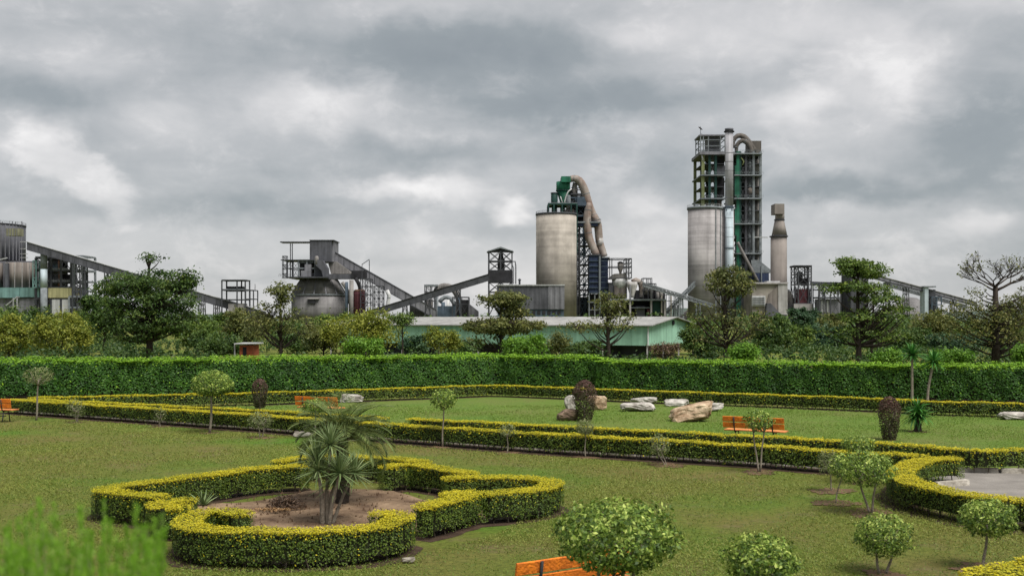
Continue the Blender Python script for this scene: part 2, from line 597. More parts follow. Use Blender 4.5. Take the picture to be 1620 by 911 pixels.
# distant hills, far behind the works
M["hill"] = mat("hazy_wooded_hill", (.075, .10, .085), .95, .35, .02)  # woods, with the bluish distance haze put into their colour
for nm, pts_, D, hh in (('hill', [(900, 520), (980, 500), (1040, 492), (1075, 487), (1120, 489), (1180, 495), (1280, 507), (1340, 520)], 2600, 1),
                        ('hill', [(1180, 520), (1300, 500), (1400, 492), (1500, 494), (1600, 489), (1750, 500), (1900, 520)], 2300, 1),
                        ('hill', [(-200, 520), (0, 503), (150, 500), (330, 497), (420, 501), (560, 520)], 2600, 1)):
    m = MB()
    top = [P(a, b, D) for a, b in pts_]
    k = len(top)
    m.add([(p.x, D - 420, -1) for p in top] + [tuple(p) for p in top] + [(p.x, D + 500, -1) for p in top],
          [(r * k + i, r * k + i + 1, (r + 1) * k + i + 1, (r + 1) * k + i) for r in (0, 1) for i in range(k - 1)], True)
    m.build(nm, M["hill"], None, (0, D, 0), 'structure')

# ------------------------------------------------------------------ clipped hedges
SOILZ = [.004]


def catmull(pts, step=.12):
    p = [np.array(q, float) for q in pts]
    p = [2 * p[0] - p[1]] + p + [2 * p[-1] - p[-2]]
    out = []
    for i in range(1, len(p) - 2):
        d = np.linalg.norm(p[i + 1] - p[i])
        k = max(1, int(d / step))
        for j in range(k):
            t = j / k
            out.append(.5 * ((2 * p[i]) + (-p[i - 1] + p[i + 1]) * t + (2 * p[i - 1] - 5 * p[i] + 4 * p[i + 1] - p[i + 2]) * t * t
                             + (-p[i - 1] + 3 * p[i] - 3 * p[i + 1] + p[i + 2]) * t ** 3))
    out.append(p[-2])
    return np.array(out)


def hedge(label, pts, w, h, leaf, dens, mt, name='golden_hedge', cat='hedge', curve=True, soil=.28, gap=.10, gold_depth=.15,
          stem_step=.3, group='low clipped golden hedges', lump=.02, shoots=0.0):
    path = catmull(pts, .12 if h < 1 else .4) if curve else np.array(pts, float)
    seg = np.diff(path, axis=0)
    ln = np.linalg.norm(seg, axis=1)
    cum = np.concatenate([[0], np.cumsum(ln)])
    tot = cum[-1]
    o = thing(name, label, cat, (*path[len(path) // 2], 0), group)

    def at(s):
        i = np.clip(np.searchsorted(cum, s, side='right') - 1, 0, len(seg) - 1)
        p = path[i] + seg[i] * ((s - cum[i]) / ln[i])[:, None]
        d = seg[i] / ln[i][:, None]
        return p, np.stack([-d[:, 1], d[:, 0]], 1)
    ph = rng.random(6) * 6

    def wob(s, z=0):
        return lump * (1.3 * (h > 1) * np.sin(s * .55 + ph[5]) + np.sin(s * 2.1 + ph[0]) + .8 * np.sin(s * 5.3 + ph[1] + z * 3) + .6 * np.sin(s * 11 + ph[2] - z * 5))
    Cs, Ns, gold = [], [], []
    # long sides
    n = int(dens * 1.25 * tot * 2 * (h - gap))
    s = rng.random(n) * tot
    sd = rng.choice([-1.0, 1.0], n)
    z = gap + (h - gap) * rng.random(n) ** .85
    keep = rng.random(n) < np.clip((z - gap - .05 * np.sin(s * 3.7 + 1) - .04 * np.sin(s * 9.1)) / .12 + .15, 0, 1)
    s, sd, z = s[keep], sd[keep], z[keep]
    p, nn = at(s)
    dep = np.abs(rng.normal(0, .028, len(s)))
    rnd = np.clip((z - (h - .09)) / .09, 0, 1) ** 2 * .05
    q = p + nn * (sd * (w / 2 + wob(s, z) - dep - rnd))[:, None]
    Cs.append(np.column_stack([q, z + wob(s) * .5]))
    Ns.append(np.column_stack([nn * sd[:, None], np.full(len(s), .35)]))
    g = np.clip((z - (h - gold_depth)) / gold_depth, 0, 1)
    gold.append(np.where(rng.random(len(s)) < g ** 2 * .9 + .02, rng.random(len(s)) * .5 + .5, rng.random(len(s)) * .06))
    # top
    n = int(dens * 2.0 * tot * w)
    s = rng.random(n) * tot
    p, nn = at(s)
    q = p + nn * ((rng.random(n) - .5) * (w + .02) + wob(s) * .5)[:, None]
    Cs.append(np.column_stack([q, h + wob(s) * .5 + rng.normal(0, .013, n) + (rng.random(n) < shoots) * rng.random(n) * .10 * h]))
    Ns.append(np.column_stack([nn * 0, np.ones(n)]))
    gold.append(np.where(rng.random(n) < .95, rng.random(n) * .35 + .65, .2))
    # both ends and the outer side of every bend, rounded
    for k, c in ((0, path[0]), (1, path[-1])):
        n = int(dens * math.pi * w / 2 * h * .9)
        d = seg[0] / ln[0] * -1 if k == 0 else seg[-1] / ln[-1]
        a = math.atan2(d[1], d[0]) + (rng.random(n) - .5) * math.pi
        z = gap + (h - gap) * rng.random(n)
        ex = .06
        rr = w / 2 - np.abs(rng.normal(0, .02, n))
        sq = np.minimum(1 / np.maximum(np.abs(np.cos(a - math.atan2(d[1], d[0]))), 1 / 1.25), 1 / np.maximum(np.abs(np.sin(a - math.atan2(d[1], d[0]))), 1 / 1.25))
        dirs = np.stack([np.cos(a), np.sin(a)], 1)
        Cs.append(np.column_stack([c + dirs * (rr * sq * .8)[:, None], z]))
        Ns.append(np.column_stack([dirs, np.full(n, .3)]))
        gold.append(np.where(z > h - .05, .8, rng.random(n) * .06))
        n = int(dens * .8 * w * w)
        a2 = rng.random(n) * 6.28
        r2 = np.sqrt(rng.random(n)) * w / 2
        Cs.append(np.column_stack([c[0] + np.cos(a2) * r2, c[1] + np.sin(a2) * r2, h + rng.normal(0, .018, n)]))
        Ns.append(np.tile([0, 0, 1.0], (n, 1)))
        gold.append(np.full(n, .8))
    C = np.vstack(Cs); N = np.vstack(Ns); gd = np.concatenate(gold)
    T, B = leaf_dirs(N, np.where(N[:, 2:] > .9, .22, .45))
    L = leaf * (.7 + .6 * rng.random(len(C)))
    cl = .5 + .5 * np.sin(C[:, 0] * 3.1 + ph[3]) * np.sin(C[:, 1] * 2.7 + ph[4]) * np.cos(C[:, 2] * 5)
    kites('foliage', C, T, B, L, L * .62, mt, o, tint=rng.random(len(C)) * .6 + cl * .4 - .05 + .12 * np.sin(C[:, 0] * .8 + ph[1]) * np.sin(C[:, 0] * .31 + ph[2]), yel=gd)
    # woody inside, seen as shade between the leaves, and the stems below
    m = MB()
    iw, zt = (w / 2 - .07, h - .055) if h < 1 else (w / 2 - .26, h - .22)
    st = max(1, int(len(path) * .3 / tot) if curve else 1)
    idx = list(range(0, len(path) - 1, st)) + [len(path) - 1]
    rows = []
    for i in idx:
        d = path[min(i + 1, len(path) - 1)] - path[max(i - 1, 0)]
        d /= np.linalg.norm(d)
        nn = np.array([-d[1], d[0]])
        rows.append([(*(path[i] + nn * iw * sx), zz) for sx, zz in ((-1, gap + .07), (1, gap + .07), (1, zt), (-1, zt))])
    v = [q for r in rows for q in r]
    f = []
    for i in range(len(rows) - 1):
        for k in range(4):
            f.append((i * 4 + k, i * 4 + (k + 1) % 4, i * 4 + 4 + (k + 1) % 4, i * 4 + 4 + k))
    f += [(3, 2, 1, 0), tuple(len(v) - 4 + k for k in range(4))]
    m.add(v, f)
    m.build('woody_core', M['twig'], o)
    m = MB()
    for s in np.arange(.1, tot, stem_step):
        p, nn = at(np.array([s]))
        for sgn in (-1, 1):
            b = p[0] + nn[0] * sgn * w * .28 + rng.normal(0, .03, 2)
            tp = b + rng.normal(0, .04, 2)
            m.tube([(b[0], b[1], -.02), (tp[0], tp[1], gap + .12)], [.014 if h < 1 else .03, .010 if h < 1 else .025], 4, False)
    m.build('stems', M['bark'], o, kind='stuff')
    if soil:
        m = MB()
        SOILZ[0] += .0003
        v, f = [], []
        for k, i in enumerate(idx):
            d = path[min(i + 1, len(path) - 1)] - path[max(i - 1, 0)]
            d /= np.linalg.norm(d)
            nn = np.array([-d[1], d[0]])
            e = -.25 if k == 0 else (.25 if k == len(idx) - 1 else 0)
            for sgn in (-1, 1):
                q = path[i] + d * e + nn * sgn * (w / 2 + soil * random.uniform(.45, 1.0))
                v.append((q[0], q[1], SOILZ[0]))
            if k:
                f.append((2 * k - 2, 2 * k - 1, 2 * k + 1, 2 * k))
        m.add(v, f)
        m.build('soil_strip', M['soil_dark'], None, (*path[len(path) // 2], 0), 'structure')
    return o


HH = .54


def HT(l):
    return [G(a, b, HH) for a, b in l]


BED = [
    ([(380, 811), (345, 806), (312, 812), (297, 823), (308, 833), (372, 838), (440, 839.5), (500, 838), (560, 835), (600, 830), (628, 822), (632, 813), (604, 810.5)],
     'front golden hedge lobe of the flower bed, nearest the camera, curling inward at both ends'),
    ([(672, 800), (700, 793), (728, 786), (745, 780), (732, 776.5), (714, 781)], 'short slanting golden hedge linking the front and right lobes of the bed'),
    ([(768, 780), (800, 778), (840, 774), (868, 767), (873, 761.5), (858, 757), (820, 755), (780, 754), (745, 753), (715, 755)],
     'right golden hedge lobe of the flower bed, rounded like a horseshoe'),
    ([(615, 737), (650, 734), (685, 738), (718, 742.5), (742, 747)], 'golden hedge link between the back and right lobes of the bed, right of the palm'),
    ([(668, 730), (640, 726), (590, 722), (540, 720.5), (490, 722), (445, 728)], 'back golden hedge lobe of the bed, farthest from the camera, behind the palm'),
    ([(474, 736), (433, 738), (390, 742), (356, 747)], 'golden hedge link between the back and left lobes of the bed, left of the palm'),
    ([(340, 749), (297, 754), (240, 761), (190, 767), (166, 772), (178, 777.5), (215, 781), (250, 784)], 'left golden hedge lobe of the flower bed, pointing outward to the left'),
    ([(294, 790), (270, 791), (252, 796), (262, 802), (284, 801)], 'small blocky golden hedge between the left and front lobes of the bed'),
]
for pts, lab in BED:
    hedge(lab, HT(pts), .48, HH, .033, 1900, M['golden'], lump=.014, gold_depth=.15, soil=.15, gap=.05)
bed_c = (-3.45, 20.3)
# soil in the bed, raked into low rings
m = MB()
nr, na = 26, 72
v, f = [(bed_c[0], bed_c[1], .05)], []
for i in range(1, nr + 1):
    for k in range(na):
        a = 2 * math.pi * k / na
        R = 2.72 + .36 * math.cos(4 * a) + .05 * math.sin(7 * a)
        r = R * i / nr
        z = .030 + .03 * math.sin(r * 5.2) * (.5 + .5 * math.sin(3 * a)) + random.uniform(-.012, .012)
        v.append((bed_c[0] + r * math.cos(a), bed_c[1] + r * math.sin(a) * 1.02, max(z, .012) if i < nr else .012))
f += [(0, 1 + k, 1 + (k + 1) % na) for k in range(na)]
for i in range(nr - 1):
    for k in range(na):
        f.append((1 + i * na + k, 1 + (i + 1) * na + k, 1 + (i + 1) * na + (k + 1) % na, 1 + i * na + (k + 1) % na))
m.add(v, f, True)
m.build('bed_soil', M['soil_pale'], None, (*bed_c, 0), 'structure')

# long low hedges on both sides of the garden path, and the far one round the lawn
hedge('long low golden hedge on the camera side of the garden path, full width',
      HT([(14, 631.5), (400, 655), (610, 670), (820, 683), (1200, 704), (1310, 712), (1452, 720)]), .55, .54, .05, 800, M['golden'], curve=False, gap=.07, soil=.35, lump=.018)
hedge('low golden hedge beyond the path, left stretch running to the left corner',
      HT([(56, 631), (400, 648), (480, 652.5), (606, 660)]), .45, .54, .056, 620, M['golden'], curve=False)
hedge('low golden hedge beyond the path, right stretch passing before the orange bench',
      HT([(654, 662), (820, 670), (1250, 692), (1400, 701), (1500, 707.5), (1545, 712), (1590, 711.5), (1640, 711), (1900, 716)]), .5, .54, .05, 720, M['golden'])
hedge('far low golden hedge edging the back lawn, in front of the tall green hedge',
      HT([(54, 628.5), (400, 621), (480, 618.5), (700, 611.5), (770, 609), (800, 609.5), (903, 613), (1000, 617), (1250, 625), (1392, 630), (1475, 634.5), (1640, 638.5), (1850, 646)]),
      .55, .54, .068, 450, M['golden'], curve=False, gap=.05)
# horseshoe hedge at the right edge, round the paved spot
ARC = [G(a, b, HH) for a, b in ((1505, 724), (1462, 727), (1432, 739), (1425, 751), (1447, 763), (1492, 773), (1552, 783), (1612, 789))] + [(10.1, 18.75), (11.6, 18.9), (13.0, 19.8)]
hedge('horseshoe golden hedge curving round the paved spot at the right edge', ARC, .56, HH, .036, 1600, M['golden'], lump=.016, gold_depth=.15)
hedge('cut-off golden hedge in the bottom right corner of the picture', [G(1556, 908, HH), G(1600, 898, HH), G(1660, 886, HH), G(1760, 876, HH)], .6, HH, .045, 1100, M['golden'])

# tall green boundary hedge, three runs
tg = 'tall green boundary hedge'
hedge('tall dense green hedge along the back of the garden, left half of the picture', [(-30, 49.5), (-15.5, 52.6), (-.7, 57.6)], 1.1, 1.73, .11, 360, M['hedge'],
      name='tall_hedge', curve=False, soil=.4, gap=.02, gold_depth=.34, group=tg, lump=.05, stem_step=.9, shoots=.25)
hedge('short darker run of tall green hedge behind the purple topiary, mid picture', [(-.2, 57.3), (4.45, 55.6)], 1.1, 1.71, .11, 360, M['hedge'],
      name='tall_hedge', curve=False, soil=.4, gap=.02, gold_depth=.34, group=tg, lump=.04, stem_step=.9, shoots=.25)
hedge('tall dense green hedge along the back of the garden, right half of the picture', [(4.75, 54.6), (14, 51.3), (23.6, 47.6), (32, 44.5)], 1.1, 1.58, .105, 380, M['hedge'],
      name='tall_hedge', curve=False, soil=.4, gap=.02, gold_depth=.30, group=tg, lump=.045, stem_step=.9, shoots=.22)

# the greener lawn beyond the path
bl = HT([(56, 631), (400, 648), (654, 662), (820, 670), (1250, 692), (1500, 707.5), (1640, 711), (1900, 716)]) + HT([(1850, 646), (1640, 638.5), (1250, 625), (1000, 617), (800, 609.5), (770, 609), (480, 618.5), (400, 621)])
m = MB().add([(x, y, .0025) for x, y in bl], [tuple(range(len(bl)))])
m.build('back_lawn', M['back_lawn'], None, (0, 40, 0), 'structure')
# garden path and paved spot with kerb stones
h3 = HT([(14, 631.5), (400, 655), (820, 683), (1200, 704), (1452, 720)])
h2 = HT([(56, 631), (400, 648), (654, 662), (820, 670), (1250, 692), (1500, 707.5), (1640, 711), (1900, 716)])
pm = MB()
pv = [(x + .1, y + .42, .010) for x, y in h3] + [(9.2, 23.0, .010), (8.9, 21.0, .010), (9.6, 19.6, .010), (12, 19.4, .010), (15, 20.4, .010), (18, 22.5, .010)]
pv += [(x, y - .35, .010) for x, y in h2[::-1]]
pm.add(pv, [tuple(range(len(pv)))])
path_o = pm.build('garden_path', M['paving'], None, (5, 28, 0), 'structure')
stone = MB()
stone.add([(-.47, -.07, 0), (.47, -.07, 0), (.47, .07, 0), (-.47, .07, 0), (-.46, -.05, .13), (.46, -.05, .13), (.46, .06, .13), (-.46, .06, .13)],
          [(3, 2, 1, 0), (4, 5, 6, 7), (0, 1, 5, 4), (1, 2, 6, 5), (2, 3, 7, 6), (3, 0, 4, 7)])
sme = bpy.data.meshes.new('kerb_stone')
sme.from_pydata(stone.v, [], stone.f)
sme.materials.append(M['kerb'])


def kerb_run(pts, skip=0):
    pts = np.array(pts, float)
    sg = np.diff(pts, axis=0); l = np.linalg.norm(sg, axis=1); cu = np.concatenate([[0], np.cumsum(l)])
    for s in np.arange(.5, cu[-1] - .4, 1.0):
        i = min(int(np.searchsorted(cu, s, side='right') - 1), len(sg) - 1)
        p = pts[i] + sg[i] * (s - cu[i]) / l[i]
        o = bpy.data.objects.new('kerb_stone', sme)
        COL.objects.link(o)
        o.parent = path_o
        o.location = (p[0] - 5, p[1] - 28, random.uniform(-.012, .0))
        o.rotation_euler = (random.uniform(-.03, .03), 0, math.atan2(sg[i][1], sg[i][0]) + random.uniform(-.02, .02))


kerb_run([(x + .12, y + .50) for x, y in h3])
kerb_run([(x, y - .42) for x, y in h2[5:]])
arc_s = catmull(ARC, .5)
cc = np.array([10.9, 21.9])
kerb_run([p + (cc - p) / np.linalg.norm(cc - p) * .55 for p in arc_s])

# ------------------------------------------------------------------ grass on the near lawns
def inside_bed(x, y):
    return ((x - bed_c[0]) / 3.6) ** 2 + ((y - bed_c[1]) / 3.7) ** 2 < 1


n = 800000
yy = 10.5 + (46 - 10.5) * rng.random(n) ** 1.7
xx = (rng.random(n) - .5) * 2 * (yy * .5 + .5)
h3y = np.interp(xx, [p[0] for p in h3], [p[1] for p in h3])
ok = ~inside_bed(xx, yy) & ~(((xx - 10.9) ** 2 + (yy - 22) ** 2) < 2.6 ** 2)
ok &= (yy < h3y - .7) | (yy > np.interp(xx, [p[0] for p in h2], [p[1] for p in h2]) + .45)
pat = np.sin(xx * .9 + 1.3 * np.sin(yy * .7)) + np.sin(yy * 1.1 + 1.7 * np.sin(xx * .5)) + .6 * np.sin(xx * 2.9 - yy * 2.3)
ok &= rng.random(n) < np.clip(.58 + .26 * pat, .10, 1)
xx, yy, pat = xx[ok], yy[ok], pat[ok]
n = len(xx)
hgt = (.028 + .040 * rng.random(n) ** 1.5 + .06 * (rng.random(n) < .02)) * .85 * (1 + .012 * (yy - 11))
T = unit(np.column_stack([rng.normal(0, .8, n), rng.normal(0, .8, n), np.full(n, .55)]))
B = unit(np.cross(T, rng.normal(0, .45, (n, 3)) + np.array([0, 0, 1.0])))
back = yy > np.interp(xx, [p[0] for p in h2], [p[1] for p in h2])
gt = np.clip(.42 + .14 * pat + rng.normal(0, .22, n), 0, 1)
gt = np.where(back | (rng.random(n) < np.clip((17 - yy) / 5, 0, .5)), .85 + .15 * rng.random(n), gt * .85)
kites('grass', np.column_stack([xx, yy, hgt * .4]), T, B, hgt, .006 + .00045 * yy, M['grass'], None, (0, 20, 0), tint=gt)
setp(bpy.data.objects['grass'], 'short patchy lawn grass round the flower bed and path', 'grass')

# ------------------------------------------------------------------ the cement works
M['steel_dark'] = mat('steel_dark', (0.057, 0.060, 0.069), .6, .35, .4)
M['steel_mid'] = mat('steel_mid', (.175, .195, .21), .8, .35, .4)
M['steel_blue'] = mat('steel_blue', (.065, .09, .12), .6, .35, .4)
M['steel_pale'] = mat('steel_pale', (.36, .37, .38), .55, .3, .4, streak=.25)
M['clad_dark'] = mat('clad_dark', (0.095, 0.098, 0.114), .65, .3, .15, streak=.3)
M['clad_mid'] = mat('clad_mid', (0.189, 0.191, 0.214), .65, .3, .15, streak=.3)
M['clad_pale'] = mat('clad_pale', (.40, .39, .385), .7, .25, .15, streak=.3)
M['clad_white'] = mat('clad_white', (.52, .53, .54), .7, .2, .15, streak=.25)
M['clad_yellow'] = mat('clad_yellow', (.44, .42, .23), .7, .25, .15, streak=.3)
M['panel_olive'] = mat('olive_panel', (.22, .22, .15), .85, .3, .2, streak=.3)
M['clad_teal'] = mat('clad_teal', (.16, .28, .27), .7, .3, .12, streak=.3)
M['conc_warm'] = mat('concrete_warm', (0.36, 0.33, 0.295), .95, .42, .055, streak=.16, band=(.11, .34), spec=.1)
M['conc_grey'] = mat('concrete_grey', (0.370, 0.353, 0.358), .95, .30, .07, streak=.22, band=(.42, .30), spec=.1)
M['conc_dusty'] = mat('concrete_dusty', (.205, .20, .205), .95, .38, .12, streak=.25, band=(.35, .3), spec=.1)
M['conc_brown'] = mat('concrete_brown', (.205, .182, .168), .9, .25, .1, streak=.45)
M['brick_stack'] = mat('stack_brownish', (.235, .21, .197), .95, .22, .07, streak=.2)
M['duct'] = mat('duct_beige', (.29, .268, .248), .75, .35, .12, col2=(.17, .115, .095), streak=.25)
M['duct_grey'] = mat('duct_grey', (.21, .20, .195), .7, .35, .15, streak=.3)
M['arch'] = mat('arch_pipe_grey', (.12, .108, .10), .75, .35, .15, streak=.25)
M['rust'] = mat('rusty_steel', (.15, .085, .062), .8, .4, .3)
M['green'] = mat('green_paint', (.026, .135, .085), .55, .4, .15, streak=.3)
M['green_dark'] = mat('green_dark', (.02, .055, .048), .6, .4, .2)
M['lime'] = mat('lime_paint', (.22, .25, .12), .6, .3, .2, streak=.3)
M['navy'] = mat('navy_panels', (.035, .05, .10), .6, .35, .2, streak=.25)
M['maroon'] = mat('maroon_paint', (.10, .035, .045), .65, .35, .25, streak=.3)
M['stack_blue'] = mat('pale_blue_paint', (.40, .47, .52), .55, .2, .1, streak=.2)
M['stack_grey'] = mat('pale_grey_paint', (.37, .37, .40), .55, .2, .1, streak=.3)
M['shed_green'] = mat('shed_green', (.27, .47, .36), .8, .2, .5, streak=.2)
M['shed_roof'] = mat('shed_roof', (.30, .30, .295), .8, .3, .5, streak=.25)
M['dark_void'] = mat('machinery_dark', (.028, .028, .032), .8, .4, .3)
M['brick_red'] = mat('brick_red', (.34, .10, .05), .9, .3, 3)
M['glass'] = mat('window_glass', (.03, .035, .04), .15, .2, .5, spec=.6)


class Site:
    def __init__(s, name, label, cat, D, px, group=None):
        s.D, s.k = D, D / F
        s.o = thing(name, label, cat, (s.X(px), D, 0), group)

    def X(s, p): return (p - CX) * s.k
    def Z(s, p): return H - (p - HY) * s.k
    def pt(s, px, py, dy=0.0): return Vector((s.X(px), s.D + dy, s.Z(py)))

    def box(s, name, a, b, t, u, m, y0=0.0, y1=10.0, par=None):
        """box between columns a..b and rows t (top)..u (bottom, None = ground)"""
        k = (s.D + y0) / F      # sized for where its front really stands
        return MB().box((a - CX) * k, (b - CX) * k, s.D + y0, s.D + y1, -.3 if u is None else H - (u - HY) * k, H - (t - HY) * k).build(name, M[m], par or s.o)

    def poly(s, name, pts, m, y0=0.0, y1=10.0):
        return MB().prism([(s.X(a), s.Z(b)) for a, b in pts], s.D + y0, s.D + y1).build(name, M[m], s.o)

    def cyl(s, name, cx, prof, m, dy=0.0, seg=32, par=None):
        """prof: (half width in columns, row) from top to bottom"""
        k = (s.D + dy) / F
        co = math.cos(math.atan((cx - CX) / F))     # a round body seen off-axis looks this much wider
        return MB().lathe((cx - CX) * k, s.D + dy, [(r * k * co, -.3 if p is None else H - (p - HY) * k) for r, p in prof][::-1], seg).build(name, M[m], par or s.o)

    def on(s, cx, r, an, row, dy):
        """a point on the skin of a round body: angle an about its axis"""
        k = (s.D + dy) / F
        co = math.cos(math.atan((cx - CX) / F))
        return Vector(((cx - CX) * k + r * k * co * math.cos(an), s.D + dy + r * k * co * math.sin(an), H - (row - HY) * k))

    def bar(s, name, a, b, w, m, h=None):
        return bar(name, s.o, s.pt(*a), s.pt(*b), w, M[m], h)

    def duct(s, name, pts, r, m, seg=14):
        c = catmull([tuple(s.pt(*p)) for p in pts], 1.5)
        if isinstance(r, (list, tuple)):
            rr = list(np.interp(np.linspace(0, 1, len(c)), np.linspace(0, 1, len(r)), [q * s.k for q in r]))
        else:
            rr = r * s.k
        o = MB().tube([tuple(p) for p in c], rr, seg).build(name, M[m], s.o)
        big = max(rr) if isinstance(rr, list) else rr
        if big > 1.3:       # bolted flange rings where duct sections meet
            step = max(3, int(4.5 * big / 1.5 / 1.0))
            for i in range(2, len(c) - 2, step):
                d = Vector(c[i + 1]) - Vector(c[i])
                q = Vector(c[i])
                r_ = (rr[i] if isinstance(rr, list) else rr) * 1.07
                d = d.normalized() * .16
                MB().tube([tuple(q - d), tuple(q + d)], r_, seg, sm=False).build('flange', M['steel_mid'], o)
        return o

    def frame(s, cols, rows, m='steel_dark', y0=0.0, y1=12.0, cw=.6, bw=.4, foot=None, braces=True, slabs=(), slab_m='steel_mid', planes=(0, 1), over=0.0, brw=.18):
        """open steel frame: columns, floor beams, optional floor slabs, wind bracing"""
        top, bot = rows[0], rows[-1]
        ys = [y0, y1]
        for y in ys:
            for c in cols:
                p1 = s.pt(c, top, y)
                p0 = s.pt(c, bot, y)
                if foot is None and bot is rows[-1] and rows[-1] >= 495: p0.z = -.2
                bar('column', s.o, p0, p1, cw, M[m])
            for r in rows:
                if r >= 499: continue
                bar('beam', s.o, s.pt(cols[0], r, y), s.pt(cols[-1], r, y), bw, M[m])
        for r in rows:
            if r >= 499: continue
            for c in (cols[0], cols[-1]):
                bar('cross_beam', s.o, s.pt(c, r, y0), s.pt(c, r, y1), bw * .9, M[m])
        for r in slabs:
            MB().box(s.X(cols[0]) - over, s.X(cols[-1]) + over, s.D + y0 - over, s.D + y1 + over, s.Z(r) + bw * .5, s.Z(r) + bw * .5 + .35).build('floor_slab', M[slab_m], s.o)
        if braces:
            b = MB()
            for y in ys:
                for i in range(len(cols) - 1):
                    for j in range(len(rows) - 1):
                        if (i + j) % 2 == 0 or braces == 'all':
                            b.obox(s.pt(cols[i], rows[j], y), s.pt(cols[i + 1], rows[j + 1], y), brw, brw)
                            b.obox(s.pt(cols[i + 1], rows[j], y), s.pt(cols[i], rows[j + 1], y), brw, brw)
            b.build('bracing', M[m], s.o, kind='stuff')

    def rail(s, a, b, r, y0=0.0, y1=0.0, m='steel_dark', h=1.2, n=12):
        g = MB()
        p, q = s.pt(a, r, y0), s.pt(b, r, y1)
        for f in (.5, 1.0):
            g.obox(p + Vector((0, 0, h * f)), q + Vector((0, 0, h * f)), .10, .10)
        for i in range(n + 1):
            t = p.lerp(q, i / n)
            g.obox(t, t + Vector((0, 0, h)), .09, .09)
        g.build('railing', M[m], s.o, kind='stuff')

    def ring_rail(s, cx, r, row, m='steel_dark', dy=0.0, h=1.2):
        g = MB()
        k = (s.D + dy) / F
        c = Vector(((cx - CX) * k, s.D + dy, H - (row - HY) * k))
        R = r * k * math.cos(math.atan((cx - CX) / F))
        pts = [c + Vector((R * math.cos(i * math.pi / 12), R * math.sin(i * math.pi / 12), 0)) for i in range(25)]
        for i in range(24):
            for f in (.5, 1.0):
                g.obox(pts[i] + Vector((0, 0, h * f)), pts[i + 1] + Vector((0, 0, h * f)), .1, .1)
            g.obox(pts[i], pts[i] + Vector((0, 0, h)), .1, .1)
        g.build('railing', M[m], s.o, kind='stuff')


def gallery(name, label, D, a, b, th, m='clad_mid', roof='clad_dark', trestles=(), w=4.0, group='sloping conveyor galleries', walk=True, truss=False, tm='steel_dark'):
    """An inclined conveyor gallery from a to b (column, row of its upper edge), th rows deep, carried on trestles."""
    s = Site(name, label, 'conveyor', D, (a[0] + b[0]) / 2, group)
    p, q = s.pt(*a), s.pt(*b)
    dz = th * s.k
    if not truss:
        MB().prism([(p.x, p.z), (q.x, q.z), (q.x, q.z - dz), (p.x, p.z - dz)], D, D + w).build('casing', M[m], s.o)
        L = (q - p)
        r = MB()
        off = .25
        r.prism([(p.x, p.z + off + .02), (q.x, q.z + off + .02), (q.x, q.z + .02), (p.x, p.z + .02)], D - .35, D + w + .35)
        r.build('roof', M[roof], s.o)
        # cladding ribs along the side
        k = max(4, int((q - p).length / 6))
        for i in range(k + 1):
            t = p.lerp(q, i / k)
            bar('rib', s.o, t + Vector((0, -.06, -.02)), t + Vector((0, -.06, -dz - .1)), .22, M[tm])
        bar('bottom_chord', s.o, p + Vector((0, -.1, -dz)), q + Vector((0, -.1, -dz)), .4, M[tm])
    else:
        for zz in (0, -dz):
            for y in (0, w):
                bar('chord', s.o, p + Vector((0, y, zz)), q + Vector((0, y, zz)), .45, M[tm])
        k = max(4, int((q - p).length / (dz * 1.2)))
        g = MB()
        for i in range(k):
            t0, t1 = p.lerp(q, i / k), p.lerp(q, (i + 1) / k)
            for y in (0, w):
                yy = Vector((0, y, 0))
                g.obox(t0 + yy, t1 + yy + Vector((0, 0, -dz)), .22, .22)
                g.obox(t0 + yy, t0 + yy + Vector((0, 0, -dz)), .22, .22)
        g.build('lattice', M[tm], s.o, kind='stuff')
        d = (q - p)
        MB().prism([(p.x, p.z - dz * .35), (q.x, q.z - dz * .35), (q.x, q.z - dz * .75), (p.x, p.z - dz * .75)], D + w * .25, D + w * .75).build('belt_trough', M[m], s.o)
    for px in trestles:
        t = (s.X(px) - p.x) / (q.x - p.x)
        c = p.lerp(q, t) + Vector((0, 0, -dz))
        sp = 1.3
        for sx in (-1, 1):
            for y in (.3, w - .3):
                bar('trestle_leg', s.o, (c.x + sx * sp * 1.2, D + y, -.2), (c.x + sx * sp * .7, D + y, c.z), .4, M[tm])
        g = MB()
        n = max(2, int(c.z / 5))
        for i in range(n):
            z0, z1 = c.z * i / n, c.z * (i + 1) / n
            for y in (.3, w - .3):
                g.obox((c.x - sp, D + y, z0), (c.x + sp, D + y, z1), .18, .18)
                g.obox((c.x + sp, D + y, z0), (c.x - sp, D + y, z1), .18, .18)
        g.build('trestle_bracing', M[tm], s.o, kind='stuff')
    return s


# --- A: works at the far left
s = Site('clad_silo_block', 'dark clad silo block with pale yellow panel at the left edge of the picture', 'industrial building', 560, 0)
s.cyl('upper_silo', -20, [(62, 358), (62, 413)], 'clad_dark', 20, 64)
s.cyl('roof_edge', -20, [(62.8, 355.8), (62.8, 358)], 'steel_dark', 20, 64)
for i in range(19):
    an = math.pi * (1.3 + .68 * i / 18)
    bar('silo_rib', s.o, s.on(-20, 62.3, an, 413, 20), s.on(-20, 62.3, an, 358, 20), .35, M['clad_mid'])
s.box('yellow_panel', 9, 31, 361.5, 373, 'panel_olive', -1.6, 3)
for c in (12, 16.4, 20.8, 25.2, 29):
    s.bar('panel_rib', (c, 361, -1.75), (c, 374, -1.75), .22, 'clad_mid')
for r in (382, 393, 401, 407): s.box('balcony', 32, 42.8, r, r + .9, 'steel_pale', -1.2, 0)
s.ring_rail(-20, 62.4, 355.8, dy=20, h=1.2)
for c in (-8, -2, 14, 19, 29): s.bar('mast', (c, 356, 4), (c, 351 - (c % 3), 4), .3, 'steel_dark')
